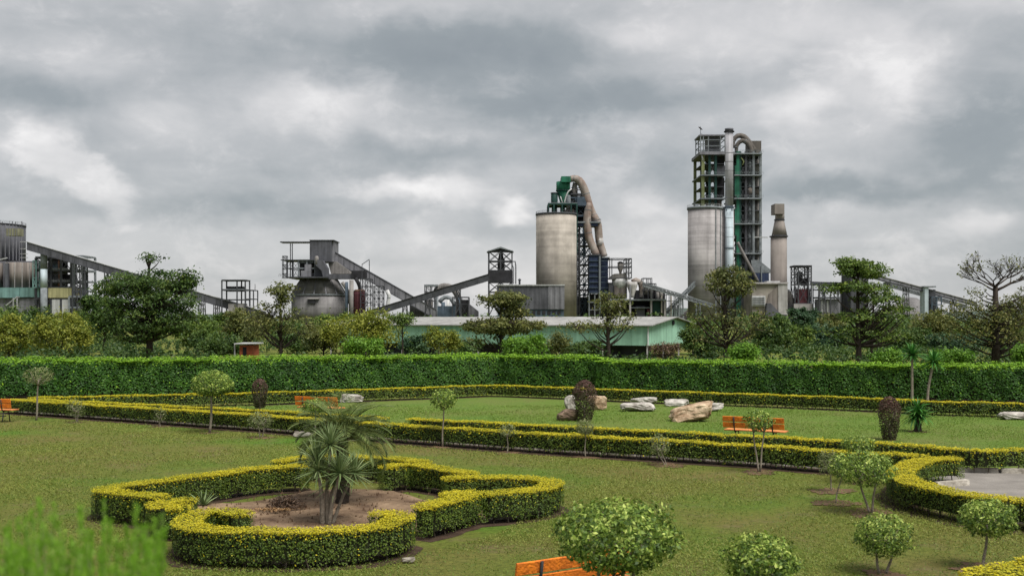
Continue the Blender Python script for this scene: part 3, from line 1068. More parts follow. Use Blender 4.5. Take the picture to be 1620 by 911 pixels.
s.box('link_wall', -70, 60, 413, 455, 'clad_mid', 6, 24)
for cx, lab in ((-20, 0), (34, 1)):
    s.cyl('brown_silo', cx, [(25, 416), (25, 456)], 'conc_brown', 3)
for i in range(5):
    bar('silo_pipe', s.o, s.on(34, 25.4, math.pi * (1.2 + .15 * i), 456, 3), s.on(34, 25.4, math.pi * (1.2 + .15 * i), 416, 3), .35, M['conc_grey'])
s.bar('sloping_pipe', (0, 414, -6), (20, 409, -6), .6, 'steel_pale')
s.box('column_pipe', 8, 12, 416, 456, 'clad_dark', -6, -4)
s.box('teal_cladding', -70, 30, 455, 471, 'clad_teal', -9, 20)
s.box('teal_panel', 30.3, 62, 455, 470, 'clad_teal', -8, 20)
s.box('base_wall', -70, 62, 471.5, None, 'clad_mid', -7, 20)
st = MB()
for i in range(9): st.box(s.X(26 + i * 2), s.X(28.2 + i * 2), s.D - 12, s.D - 9.2, s.Z(484 - i * 1.6), s.Z(482.4 - i * 1.6))
st.build('stair_flight', M['steel_pale'], s.o)
for c in (38, 44): s.bar('stair_post', (c, 472, -12), (c, 489, -12), .5, 'steel_pale')

s = Site('steel_process_house', 'open steel process house with yellow and white panels under the left conveyor', 'industrial building', 552, 95)
s.cyl('service_shaft', 69.5, [(5.6, 391), (5.6, 426)], 'steel_mid', -4)
s.cyl('service_shaft_pale', 69.5, [(5.8, 426), (5.8, 455)], 'stack_blue', -4)
s.cyl('service_shaft_foot', 69.5, [(5.6, 455), (5.6, None)], 'steel_mid', -4)
s.frame([57, 81, 97, 113], [408, 428, 446, 455, 472, 500], 'steel_dark', 0, 16, 1.1, .9, slabs=(408, 428, 446), over=.3, brw=.3)
s.frame([115, 118, 131.5], [405, 428, 445, 460, 470, 500], 'steel_mid', 0, 16, .95, .8, slabs=(428, 470), braces=False)
s.frame([117, 147], [470, 487, 500], 'steel_mid', -6, 10, .8, .7, braces=False, slabs=(470, 487))
s.box('yellow_cladding', 76, 113, 455.5, 471, 'clad_yellow', -.9, 15)
s.box('white_wall', 80, 111, 472, None, 'clad_white', -.4, 15)
s.box('dark_core', 82, 96, 412, 455, 'clad_mid', 5, 14)
s.cyl('bucket_elevator', 94.5, [(3, 409), (3, 456)], 'rust', 1, 10)
s.cyl('fan_casing', 103, [(3.5, 416), (5, 420), (3.5, 425)], 'dark_void', 4, 14)
s.box('machine', 99, 111, 434, 446, 'dark_void', 3, 12)
s.box('hopper', 84, 93, 417, 428, 'steel_blue', 1, 8)
s.rail(57, 113, 428, -.5, -.5, 'steel_pale'); s.rail(57, 113, 446, -.5, -.5, 'steel_pale')
s.frame([59, 64], [413, 425, 440, 455], 'clad_teal', -5, -1, .4, .35)

gallery('conveyor', 'long conveyor gallery sloping down from the left silo block behind the umbrella tree', 545, (43, 383), (418, 493), 12, 'clad_dark', 'steel_pale', (118, 131, 168, 318, 341, 392))

s = Site('open_steel_frame', 'open steel frame tower straddling the conveyor left of the domed silo', 'steel tower', 540, 376)
s.frame([351, 375, 388], [443.5, 459, 474, 500], 'steel_dark', 0, 9, .6, .55, braces=False, slabs=(459,))
s.frame([388.6, 401], [459, 473, 500], 'steel_dark', 0, 9, .5, .45, braces=False)
s.box('roof_sheet', 350.4, 388.6, 442.2, 443.4, 'steel_dark', -.5, 9.5)
s.box('drive_unit', 358, 384, 453, 461, 'dark_void', 2, 7)
s.box('concrete_pier', 361, 386, 480, None, 'conc_grey', 1, 8)
s.bar('mast', (400.5, 459, 4), (400.5, 449, 4), .25, 'steel_dark')

# --- C: domed clinker silo
s = Site('domed_silo', 'grey concrete clinker silo with conical roof and dark head house on top', 'silo', 575, 505)
s.cyl('wall', 505, [(44, 467), (44, None)], 'conc_dusty', 15, 48)
s.cyl('cone_roof', 505, [(29, 441), (44.6, 466)], 'conc_dusty', 15, 48)
s.cyl('roof_ring', 505, [(45.2, 466.1), (45.2, 468)], 'steel_mid', 15, 48)
s.cyl('top_drum', 505, [(30, 434), (30, 441)], 'clad_mid', 15, 32)
s.box('platform', 452, 518, 437.5, 439.5, 'steel_dark', -4, 26)
for i in range(7):
    an = math.pi * (1.1 + .8 * i / 6)
    bar('roof_rib', s.o, s.on(505, 29.2, an, 441.5, 15), s.on(505, 44.8, an, 466, 15), .5, M['clad_mid'])
s.box('inlet_opening', 487, 499, 474, 480, 'dark_void', -.7, 3)
s.box('inlet_lintel', 486, 505, 471, 473, 'conc_grey', -1.2, 2)
s.box('head_house', 490, 524.6, 380.6, 414, 'clad_dark', 6, 24)
s.box('head_house_bay', 524.6, 528, 381.6, 414, 'clad_mid', 8, 24)
s.box('head_house_roof', 489.4, 528.6, 379.4, 380.6, 'steel_dark', 5.6, 24.4)
s.box('canopy', 443, 489.3, 382, 383.6, 'steel_dark', 8, 16)
for c in (454, 457): s.bar('canopy_post', (c, 383.6, 9), (c, 438, 9), .45, 'steel_dark')
s.box('machine_floor', 444, 497, 410.6, 411.8, 'steel_dark', 2, 22)
s.frame([470.5, 484, 497], [411, 424, 438], 'steel_mid', 3, 20, .8, .7, foot=1, braces=False)
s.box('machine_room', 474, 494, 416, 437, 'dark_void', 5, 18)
s.box('machine_hood', 471, 496, 412, 416, 'steel_mid', 4, 20)
s.cyl('dust_filter', 501, [(2, 405), (3.4, 408), (3.4, 418)], 'duct_grey', 0, 14)
s.frame([452, 462, 470], [411, 424, 438], 'steel_dark', 3, 18, .5, .45, foot=1)
s.box('control_cabin', 482, 492, 418, 437.4, 'clad_mid', 1.2, 4.8)
s.box('feeder', 476, 486, 428, 437.5, 'clad_mid', 0, 5)
s.box('drive_box', 498, 510, 410, 437, 'steel_dark', 2, 12)
s.poly('chute', [(498, 411), (510, 411), (518, 424), (519, 441), (512, 441), (509, 428), (500, 420)], 'clad_dark', -1, 5)
s.poly('lean_to_roof', [(514, 412.5), (528, 412.5), (555, 432), (519, 432)], 'duct_grey', 9, 22)
s.poly('lean_to_wall', [(519, 432.2), (554, 432.2), (554, 438), (519, 438)], 'clad_dark', 10, 21)
s.box('cross_gallery', 514, 570, 433.5, 441.5, 'clad_dark', 1, 6)
s.box('cross_gallery_end', 556, 578, 428, 440, 'dark_void', 0, 7)
s.frame([443, 449.5], [404, 411, 418, 425, 432, 439], 'steel_dark', 6, 9, .3, .25, foot=1)
s.rail(443, 470, 438, -3, -3, 'steel_dark', 1.4, 10)

s = Site('silo_side_tower', 'steel tower with chutes and purplish tank right of the domed silo', 'steel tower', 566, 566)
s.frame([570.5, 578, 586.5], [441, 453, 466, 479, 500], 'steel_dark', 0, 7, .4, .4, braces='all')
s.cyl('purple_tank', 568.5, [(9.5, 461), (9.5, 466), (9.5, None)], 'maroon', 4, 24)
s.cyl('tank_lid', 568.5, [(7, 458), (9.8, 461)], 'rust', 4, 24)
s.duct('elbow_pipe', [(561, 440, 3), (565, 446, 3), (568, 454, 3), (568, 461, 3)], 3, 'dark_void')
s.cyl('standpipe', 556, [(3.4, 443), (3.4, None)], 'duct_grey', 2, 16)
s.cyl('standpipe', 548.5, [(2.4, 446), (2.4, None)], 'steel_blue', 4, 14)
s.duct('slant_chute', [(539, 446, 5), (545, 455, 5), (550, 466, 5), (551, 480, 5)], 3, 'duct_grey')
s.box('dark_bin', 551.5, 561, 470, None, 'steel_blue', 6, 12)
s.bar('mast', (572, 441, 2), (572, 417, 2), .3, 'steel_dark'); s.bar('mast', (583.5, 441, 2), (583.5, 411, 2), .35, 'steel_dark')
s.bar('mast_arm', (572, 418, 2), (583.5, 410, 2), .35, 'steel_dark')
s = Site('lattice_tower', 'slim free-standing lattice tower between the domed silo and crossing conveyors', 'steel tower', 560, 598)
s.frame([591, 598.5, 606], [452.5, 462, 472, 482, 500], 'steel_dark', 0, 4.5, .35, .35, braces='all')
s = Site('pale_vent_pipe', 'pale flared vent pipe under the steep conveyor', 'pipe', 580, 615)
s.duct('pipe', [(612, 459, 0), (615.5, 467, 0), (614, 477, 0), (613, 500, 0)], [3.2, 2.6, 4.0, 3.4], 'clad_white')

gallery('conveyor', 'steep dark conveyor gallery climbing left to the head house of the domed silo', 588, (528, 398), (690, 490), 15, 'clad_mid', 'clad_dark', (640,))
gallery('conveyor', 'dark conveyor gallery climbing right to the gabled hoist tower, crossing in front', 556, (560, 499), (774, 433.5), 10, 'steel_dark', 'dark_void', (676, 725))

# --- F: hoist tower
s = Site('hoist_tower', 'gabled steel hoist tower above the grey shed, at the top of the conveyor', 'steel tower', 570, 792)
s.frame([773, 792, 810], [397, 413, 428, 446, 462, 500], 'steel_dark', 0, 9, .7, .6, braces='all', brw=.3)
s.poly('gable_roof', [(770, 398), (792, 390.5), (812.5, 397.5), (812.5, 398.4), (792, 393), (770, 399)], 'steel_mid', -1.5, 10.5)
s.poly('gable_end', [(771, 398.2), (792, 393.2), (811.5, 398)], 'dark_void', .8, 1.4)
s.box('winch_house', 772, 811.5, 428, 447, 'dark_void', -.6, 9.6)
s.box('winch', 787, 798.5, 409, 428, 'dark_void', 2.5, 6.5)
s.cyl('winch_drum', 792.5, [(3, 401), (4.5, 409)], 'dark_void', 4.5, 12)
s.duct('side_pipe', [(810, 413.5, 1), (815, 413.5, 1), (816, 420, 1), (816, 449, 1)], .9, 'steel_dark', 8)
s.duct('inner_pipe', [(811, 420, 1), (812.6, 424, 1), (812.6, 449, 1)], .6, 'steel_dark', 8)

# --- G: kiln filters
s = Site('kiln_filter_house', 'low dark cluster of filter pipes and tanks left of the hoist tower', 'industrial plant', 590, 708)
s.frame([672, 681, 690], [451, 462, 476, 500], 'steel_dark', 0, 10, .5, .45)
s.box('hood', 671, 692, 450, 453, 'steel_mid', -.5, 10.5)
for c, r, t, m in ((680, 5, 474, 'duct_grey'), (690, 3.6, 468, 'steel_mid'), (701, 3, 478, 'steel_blue'), (709, 2.2, 474, 'clad_white'), (727, 3, 470, 'steel_blue')):
    s.cyl('standpipe', c, [(r, t), (r, None)], m, 3, 16)
s.duct('arched_duct', [(686, 470, 7), (690, 458, 7), (702, 452, 7), (716, 457, 7), (724, 470, 7), (728, 484, 7)], 5.2, 'duct_grey')
s.duct('lower_duct', [(694, 478, 5), (702, 470, 5), (712, 472, 5), (720, 484, 5)], 3.4, 'steel_mid')
s.box('drum_house', 692, 722, 484, None, 'steel_blue', 2, 16)
s.box('fan_house', 722, 741, 474, None, 'dark_void', 2, 14)
s.frame([716, 729, 741], [470, 481, 500], 'steel_dark', -1, 14, .45, .4)
s.frame([722, 727], [457, 466, 476], 'steel_dark', 3, 6, .35, .3, foot=1, braces='all')
s.box('store_wall', 648, 672, 482, None, 'clad_dark', 5, 20)
s.poly('lean_to', [(741, 480), (756, 492), (756, 520), (741, 520)], 'clad_mid', 3, 15)

# --- H: grey shed
s = Site('grey_clad_shed', 'big dark grey clad shed with lighter end bay in front of the beige silo', 'industrial building', 560, 842)
s.box('main_wall', 786, 867.6, 452, 489, 'clad_dark', 0, 30)
s.box('end_bay', 867.7, 893, 452.3, 489, 'clad_pale' if False else 'clad_mid', -.35, 30)
s.box('roof_edge', 785.5, 893.6, 450, 452, 'steel_pale', -.7, 30.4)
s.box('lower_wall', 787, 892, 489.2, None, 'steel_blue', .6, 29)
for c in range(790, 893, 8): s.bar('cladding_rib', (c, 452, -.42), (c, 489, -.42), .14, 'clad_dark')
for c in (842, 850, 858, 866, 874, 882): s.box('window', c, c + 5, 491.5, 497, 'dark_void', .3, .7)
s.cyl('roof_vent', 822, [(1.6, 443.5), (1.6, 450)], 'steel_dark', 8, 12)
s.cyl('vent_cap', 822, [(.6, 440.5), (2.8, 442.6), (2.8, 443.4)], 'steel_dark', 8, 12)

# --- I: beige silo
s = Site('beige_silo', 'tall beige concrete silo with dark rain stains, left of centre tower', 'silo', 600, 880)
s.cyl('wall', 880, [(32, 341), (32, None)], 'conc_warm', 12, 64)
s.cyl('rim', 880, [(32.8, 338.5), (32.8, 341)], 'steel_dark', 12, 64)
s.ring_rail(880, 32, 338.5, dy=12)

# --- J: first preheater tower
s = Site('preheater_tower', 'green and beige preheater tower with looping duct behind the beige silo', 'industrial tower', 630, 920)
s.cyl('cyclone', 891, [(11, 288), (11, 302)], 'green', 4, 28)
s.cyl('cyclone_cone', 891, [(10.6, 302.2), (3, 327), (3, 336)], 'green', 4, 28)
s.cyl('cyclone_collar', 891, [(11.6, 301), (11.6, 303)], 'green_dark', 4, 28)
s.box('cyclone_head', 888, 903, 279, 288, 'green', -3, 9)
s.cyl('small_cyclone', 877, [(5.4, 306), (5.4, 319), (4.4, 330), (4.4, 340)], 'green_dark', 2, 20)
s.cyl('small_cyclone_lid', 877, [(6, 305), (6, 306.2)], 'steel_dark', 2, 20)
s.frame([867.5, 876, 889, 903, 912], [324, 341, 400], 'green_dark', -4, 14, .8, .8, foot=1, braces=False, slabs=(324,), over=.3)
s.frame([899, 912, 926], [312, 326, 341, 353, 370, 400], 'steel_blue', 3, 18, .9, .8, foot=1, slabs=(326, 341, 353))
s.box('fan_room', 895, 908, 331, 341, 'conc_brown', 0, 10)
s.cyl('inner_vessel', 906, [(7, 300), (8, 308), (8, 322), (4, 338)], 'duct_grey', 9, 20)
s.box('blue_box', 913, 928.5, 311.5, 325.5, 'steel_blue', 1, 10)
s.box('blue_box_core', 911, 925, 326, 352, 'dark_void', 6, 14)
s.duct('white_pipe', [(892, 324, -4), (895, 312, -4), (899, 304, -4), (904, 300, -4)], 1.0, 'clad_white', 8)
s.duct('white_pipe', [(890, 325, -4), (888, 318, -4), (886, 312, -4)], .8, 'clad_white', 8)
s.duct('looping_duct', [(899, 284, 3), (908, 281.5, 3), (917, 285, 3), (924, 297, 3), (928.5, 311, 3), (933, 326, 3), (939, 340, 3), (943.5, 349, 3)], [4.6, 5.8, 6.4, 6.6, 6.6, 6.4, 6.2, 5.6], 'duct')
s.duct('side_duct', [(911, 288, 5), (909, 300, 5), (911, 311, 5)], 4.0, 'duct_grey')
s.duct('left_downpipe', [(933, 322, -2), (930, 333, -2), (928.5, 345, -2), (929, 360, -2), (932, 378, -2), (938, 392, -2), (943, 404, -2)], [4.6, 6, 6.4, 6.2, 6.2, 6, 6], 'duct')
s.duct('right_downpipe', [(940, 340, 2), (945.5, 353, 2), (947.5, 368, 2), (948.5, 381, 2), (952, 393, 2), (956, 406, 2)], [5.6, 6.3, 6.3, 6, 6, 6], 'duct')
s.cyl('duct_patch', 949, [(5.4, 377), (5.6, 389)], 'clad_pale', 1.7, 20)
s.rail(868, 912, 324, -4.2, -4.2, 'steel_dark', 1.3, 10)
s.cyl('grey_vessel', 899, [(3, 309), (4, 312), (4, 322), (2, 330)], 'steel_mid', -1, 16)
s.box('pipe_bridge', 903, 930, 306, 308, 'steel_dark', 2, 6)
s.frame([905, 914, 922], [296, 306, 312], 'steel_dark', 5, 14, .5, .45, foot=1)
s.box('walkway', 912, 950.5, 350.4, 352.6, 'steel_mid', -4, 10)
s.box('navy_girder', 914, 946, 353, 357.5, 'navy', -3, 9)
s.rail(930, 950, 350.4, -4, -4, 'steel_dark')
s.poly('dark_gusset', [(937, 335), (941, 334), (950, 350), (936, 350)], 'dark_void', 5, 9)
s.frame([913, 917], [357, 372, 387, 402, 417, 432, 447, 462, 477, 500], 'steel_dark', 0, 4, .7, .4, braces='all')
s.frame([917.4, 926, 935], [372, 388, 404, 418, 434, 450, 466, 480, 500], 'steel_blue', 2, 14, .5, .55, braces='all', brw=.35)
for r in (388, 418, 434, 458): s.box('landing', 916, 934, r, r + 1.6, 'steel_dark', 1, 12)
s.box('mill_base', 913, 934, 470, None, 'dark_void', 8, 24)

# --- K: navy filter house and process plant
s = Site('navy_filter_house', 'navy blue filter house with ledges at the foot of the beige downpipes', 'industrial building', 620, 948)
s.box('left_bay', 932.5, 949, 404, 463, 'navy', 0, 14)
s.box('right_bay', 949.2, 962, 408, 463, 'navy', 1, 14)
s.box('cap', 931, 952, 402.4, 404, 'steel_dark', -.8, 14.8)
s.box('cap', 952.2, 964.5, 406.4, 408, 'steel_mid', -.3, 14.8)
s.box('corner_duct', 947.6, 950.4, 405, 490, 'steel_mid', -1.4, -.1)
for r in (412, 420.5, 429, 437.5, 446, 454.5, 462.5):
    s.box('ledge', 931.8, 962.6, r, r + 1.0, 'steel_blue', -.9, 0)
s.frame([932, 941, 949, 962], [463, 478, 490, 500], 'steel_mid', 0, 13, .6, .5, braces=False)
s.box('dark_lower', 934, 961, 465, None, 'dark_void', 3, 12)

s = Site('mixing_plant', 'open steel mixing plant with cyclone and pale hopper right of the navy filter house', 'industrial plant', 615, 1000)
s.frame([964.5, 968, 991, 994.5, 999], [409, 422, 440], 'steel_dark', 0, 14, .5, .5, foot=1, braces=False)
s.frame([991, 999], [409, 416, 422, 431, 440], 'steel_dark', 0, 14, .3, .3, foot=1, braces='all')
s.cyl('cyclone', 981.5, [(4, 416), (4.6, 417), (4.6, 424), (2, 431), (2, 438)], 'duct_grey', 6, 18)
s.cyl('cyclone_lid', 981.5, [(2, 413.6), (5.4, 416)], 'dark_void', 6, 18)
s.poly('sloped_hopper', [(966, 438), (972, 433), (990, 432), (994, 441), (966, 441)], 'duct_grey', 2, 12)
s.cyl('mixer_drum', 981, [(13, 441.5), (13, 449), (10, 456)], 'clad_white', 6, 28)
s.box('dark_body', 963, 992, 447, 472, 'clad_dark', 4, 18)
s.box('brown_wall', 972, 990, 452, 470, 'conc_brown', 2.5, 4)
s.cyl('hopper', 1000, [(8.4, 446), (8.4, 452), (3.6, 467), (3.6, 471)], 'clad_pale', 1, 24)
s.duct('elbow_duct', [(1002, 446, 6), (1008, 443, 6), (1014, 446, 6), (1017, 454, 6), (1017, 470, 6)], 4.6, 'duct')
s.box('dark_equipment', 1006, 1052, 459, 473, 'dark_void', 5, 18)
for c, t in ((1022, 452), (1030, 455), (1040, 462), (1046, 459)): s.cyl('vessel', c, [(2, t), (3.2, t + 2), (3.2, t + 14)], 'duct_grey', 4, 14)
s.frame([1018, 1026, 1032], [440, 448, 458, 473], 'steel_dark', 2, 9, .45, .4, foot=1, braces=False)
s.frame([1032.6, 1038.5], [448.5, 458, 473], 'steel_dark', 2, 9, .45, .4, foot=1, braces=False)
s.box('floor_slab', 962, 1054, 473, 475.4, 'steel_mid', -2, 20)
for c in (966, 981, 997, 1030.5, 1052): s.box('concrete_column', c - 1.3, c + 1.3, 475.4, None, 'conc_grey', -1.5, 1.0)
for c in (997, 1030.5): s.box('steel_post', c - 1.1, c + 1.1, 450, 473, 'clad_mid', -2.2, -1)
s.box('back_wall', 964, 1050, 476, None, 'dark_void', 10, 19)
s.box('green_bin', 1033, 1048, 477, 494, 'green_dark', 2, 9)
s.box('mid_floor', 998, 1030, 486, 487.4, 'steel_mid', 0, 9)
s.box('red_tank', 1024, 1028, 489, None, 'maroon', 1, 5)
s.box('grey_tank', 1006, 1020, 484, None, 'clad_dark', 3, 9)
s.duct('pipe_run', [(1018, 449, -1), (1040, 455, -1), (1062, 461, -1), (1096, 471, -1)], .9, 'clad_mid', 8)
s.duct('pipe_run', [(1020, 455, -1), (1044, 460, -1), (1066, 466, -1), (1096, 474, -1)], .9, 'steel_mid', 8)
s.frame([1054, 1061, 1069, 1077], [466, 476, 488, 500], 'steel_mid', 0, 6, .45, .35, braces=False)
for c in (1046, 1061): s.box('yellow_post', c, c + 1.8, 468, None, 'conc_warm', -1, .5)
gallery('lattice_conveyor', 'lattice conveyor bridge climbing right towards the grey twin silo', 618, (1056, 489), (1100, 445), 7, 'steel_mid', 'steel_dark', (1070,), truss=True, tm='steel_mid')
gallery('lattice_conveyor', 'shallow pipe bridge running down to the foot of the twin silo', 608, (1018, 447), (1128, 481), 5.5, 'clad_mid', 'steel_mid', (1078, 1105), truss=True, tm='steel_mid', w=3)

# --- L: twin silo
s = Site('grey_twin_silo', 'tall grey banded concrete twin silo at the foot of the tallest tower', 'silo', 620, 1125)
s.cyl('left_wall', 1115, [(27, 332), (27, None)], 'conc_grey', 10, 64)
s.cyl('left_rim', 1115, [(28.4, 328.5), (28.4, 332)], 'steel_mid', 10, 64)
s.cyl('right_wall', 1139, [(22, 333.5), (22, None)], 'conc_grey', 22, 64)
s.cyl('right_rim', 1139, [(22.8, 329.5), (22.8, 333.5)], 'steel_mid', 22, 64)
s.ring_rail(1115, 28, 328.5, 'steel_pale', 10, 1.3)
s.box('roof_box', 1100, 1105, 323, 328.5, 'steel_mid', 6, 10)
s.bar('roof_mast', (1102, 323, 8), (1102, 318, 8), .3, 'steel_dark')
for an in (1.66, 1.8):
    bar('downpipe', s.o, s.on(1115, 27.4, math.pi * an, 500, 10), s.on(1115, 27.4, math.pi * an, 332, 10), .5, M['steel_mid'])

# --- M: tall preheater tower
s = Site('tall_preheater_tower', 'tallest steel preheater tower with stacked floors, green columns and arched pipe', 'industrial tower', 650, 1160)
LV = [242, 259, 276, 295, 313, 333, 353, 376, 400, 425, 500]
for c, m in ((1112, 'lime'), (1122.5, 'green_dark'), (1132, 'green_dark'), (1167, 'green'), (1170.6, 'green_dark'), (1180, 'steel_dark'), (1192, 'steel_mid'), (1203, 'steel_mid')):
    for y in (0, 28):
        p0, p1 = s.pt(c, 240, y), s.pt(c, 500, y)
        p0.z, p1.z = s.Z(240), -.2
        bar('column', s.o, p1, p0, 1.7 if m in ('lime', 'green') else 1.4, M[m])
for i, r in enumerate(LV[:-1]):
    main = i % 2 == 0
    for a, b, m in ((1109, 1148, 'steel_mid'), (1162, 1206, 'steel_mid')):
        if main:
            s.box('floor', a, b, r, r + 2.0, m, -2.5, 30)
            s.rail(a, b, r, -2.4, -2.4, 'steel_mid', 1.3, 12)
        else:
            s.box('landing', a + 2, b - 2, r, r + 1.1, 'steel_dark', 0, 28)
b = MB()
for i in range(len(LV) - 2):
    for a, c in ((1122.5, 1132), (1170.6, 1180), (1180, 1192)):
        for y in (0, 28):
            b.obox(s.pt(a, LV[i], y), s.pt(c, LV[i + 1], y), .35, .35)
            b.obox(s.pt(c, LV[i], y), s.pt(a, LV[i + 1], y), .35, .35)
b.build('bracing', M['steel_dark'], s.o, kind='stuff')
# top house
s.box('top_cladding', 1120.5, 1138.5, 215, 240, 'clad_mid', 2, 14)
for r in (220, 226, 232, 237): s.box('louvre', 1120, 1139, r, r + .8, 'clad_dark', 1.4, 2)
s.box('top_roof', 1106.5, 1148, 213, 215, 'clad_mid', -2, 16)
s.frame([1107.5, 1112, 1120, 1139, 1146], [215, 222, 232, 241], 'steel_mid', -1.5, 15, .5, .4, foot=1, braces=False)
s.box('top_girder', 1107, 1162, 240, 244.5, 'clad_mid', -2.8, 27)
s.duct('drain_pipe', [(1108, 243, -2), (1110, 250, -2), (1112, 257, -2)], .8, 'steel_pale', 6)
for r0, r1 in ((247, 275), (281, 311)): s.box('stair_core', 1136, 1146, r0, r1, 'dark_void', 6, 20)
s.box('inner_clad', 1134, 1147, 262, 276, 'clad_dark', 1.5, 5)
s.cyl('inner_cyclone', 1140, [(5, 287), (5, 302), (2, 312)], 'rust', 9, 16)
s.cyl('inner_cyclone', 1136, [(6, 316), (6, 326), (3, 334)], 'conc_brown', 6, 16)
# right bay: arched pipes and riser ducts
s.duct('arched_pipe', [(1163, 232, 6), (1163, 221, 6), (1170, 212.5, 6), (1180, 214, 6), (1188, 224, 6), (1196, 238, 6)], [3.0, 3.6, 4.2, 5, 5.6, 5.6], 'arch')
s.duct('arched_pipe', [(1166, 241, 2), (1167, 229, 2), (1175, 222, 2), (1184, 226, 2), (1189, 236, 2), (1190, 246, 2)], [2.6, 3.0, 3.4, 4, 4.2, 4.2], 'arch')
s.box('dark_head_box', 1187, 1204.4, 223, 244, 'arch', 6, 20)
s.box('green_panel', 1163, 1170, 262, 310, 'green', -.8, 3)
s.box('green_panel', 1163, 1170, 330, 372, 'green', -.8, 3)
for cx, dy, m in ((1187, 2, 'steel_mid'), (1197, 4, 'duct_grey')):
    s.cyl('riser_vessel', cx, [(2.5, 252), (5, 258), (5, 275)], m, dy, 18)
    s.cyl('riser_duct', cx, [(4, 278), (4, 312)], m, dy, 18)
    s.cyl('riser_knob', cx, [(3, 297), (5.2, 300), (5.2, 305), (3, 309)], 'conc_brown', dy - .6, 14)
    s.cyl('riser_duct', cx, [(4.4, 316), (4.4, 352)], m, dy, 18)
    s.cyl('riser_duct', cx, [(4.4, 356), (4.4, 399)], m, dy, 18)
    s.cyl('riser_cone', cx, [(5, 403), (3, 424)], m, dy, 18)
s.box('right_cladding', 1199.5, 1204.5, 244, 400, 'steel_mid', 6, 24)
s.box('dark_core', 1164, 1184, 246, 312, 'dark_void', 16, 26)
s.box('dark_core', 1170, 1184, 318, 420, 'steel_dark', 18, 26)
s.duct('yellow_pipe', [(1172, 250, -1), (1176, 256, -1), (1174, 262, -1)], 1.0, 'lime', 8)
s.box('flag_base', 1109, 1111, 212, 213, 'steel_mid', 3, 4)
s.bar('flag_pole', (1110, 213, 4), (1110, 198.5, 4), .25, 'steel_dark')
s.poly('flag', [(1107, 199), (1110, 200.2), (1113.2, 203.4), (1112.4, 204.4), (1109, 202.2), (1106.6, 200)], 'dark_void', 3.6, 3.9)
s.duct('slant_duct', [(1164, 384, -5), (1173, 402, -5), (1184, 423, -5), (1196, 446, -5)], [2.2, 2.4, 2.4, 2.4], 'duct_grey')
s.poly('hopper_roof', [(1186, 412), (1198, 412), (1218, 428), (1218, 432), (1188, 432)], 'steel_mid', -4, 10)
s.box('hopper_house', 1189, 1216.5, 432, 447, 'navy', -4, 10)
s.box('hopper_post', 1204, 1205.6, 420, 447, 'steel_mid', -4.6, -4)
s.box('base_house', 1162, 1196, 440, None, 'clad_mid', 2, 26)

s = Site('tall_pipe_stack', 'slim pale pipe stack, grey above and light blue below, fixed to the tallest tower', 'chimney', 640, 1153.5)
s.cyl('upper_pipe', 1153.5, [(6.4, 207), (6.4, 328)], 'stack_grey', -8, 32)
s.cyl('lower_pipe', 1153.5, [(6.6, 328), (6.6, None)], 'stack_blue', -8, 32)
s.cyl('cap', 1153.5, [(6.8, 203.8), (6.8, 207.4)], 'clad_dark', -8, 32)
s.cyl('cap_flange', 1153.5, [(8.4, 208), (8.4, 209.4)], 'dark_void', -8, 32)
for r in (242, 256, 270, 284, 299, 313, 345, 360, 375, 390): s.cyl('seam', 1153.5, [(6.65, r), (6.65, r + .6)], 'clad_mid', -8, 32)
s.cyl('flange', 1153.5, [(7.6, 327), (7.6, 329)], 'steel_blue', -8, 32)
s.cyl('flange', 1153.5, [(7.6, 392), (7.6, 393.4)], 'steel_blue', -8, 32)
for c in (1149, 1158): s.cyl('lug', c, [(.9, 329), (.9, 334)], 'steel_blue', -11.5, 8)

# --- N: brownish chimney
s = Site('brown_chimney', 'stout brownish chimney with conical shoulder and side duct at its top', 'chimney', 610, 1232)
s.cyl('shaft', 1232, [(13, 375), (13.4, None)], 'brick_stack', 8, 40)
s.cyl('collar', 1232, [(15, 373.4), (15, 375)], 'steel_dark', 8, 40)
s.cyl('shoulder', 1233, [(7.6, 349), (12.6, 373.4)], 'brick_stack', 8, 40)
s.cyl('neck_ring', 1233, [(8.6, 347.6), (8.6, 349)], 'steel_dark', 8, 32)
s.cyl('neck', 1233, [(6.6, 338), (7, 347.6)], 'brick_stack', 8, 32)
s.box('head_box', 1225.8, 1241, 322.4, 338.4, 'brick_stack', 3.5, 12.5)
s.duct('side_duct', [(1237, 324, 8), (1242.5, 329, 8), (1244, 340, 8), (1243.6, 356, 8), (1243.4, 374, 8)], [2.6, 2.8, 2.6, 2.2, 2.0], 'duct_grey')
s.bar('walkway', (1198, 373.5, 8), (1220, 374, 8), .5, 'steel_pale')
s = Site('pinkish_filter_building', 'pinkish grey building with slanted dark roof line below the brown chimney', 'industrial building', 600, 1218)
s.box('main_block', 1190, 1231, 449, None, 'conc_warm', 0, 22)
s.box('corner_tower', 1231.2, 1246, 449.6, None, 'clad_pale', -1, 20)
s.box('parapet', 1188, 1247, 446.5, 449, 'conc_grey', -1.6, 22.5)
s.poly('slanted_panel', [(1216, 465), (1230.8, 452), (1230.8, 497), (1213, 482)], 'conc_brown', -.6, 0)
s.box('louvred_front', 1190, 1211, 468, 484, 'clad_white', -1.4, 0)
for r in (470.5, 474, 477.5, 481): s.box('louvre', 1191, 1210, r, r + .8, 'clad_mid', -1.9, -1.4)
s.poly('dark_roof', [(1210, 480), (1216, 480), (1231, 496), (1231, 500), (1208, 500)], 'clad_dark', -5, -1.1)
s.box('roof_box', 1213, 1234, 444.5, 446.5, 'clad_white', 3, 9)
for i in range(4):
    for j in range(2): s.box('window', 1232.6 + i * 3.3, 1235.0 + i * 3.3, 497.5 + j * 5, 501 + j * 5, 'glass', -1.5, -.9)
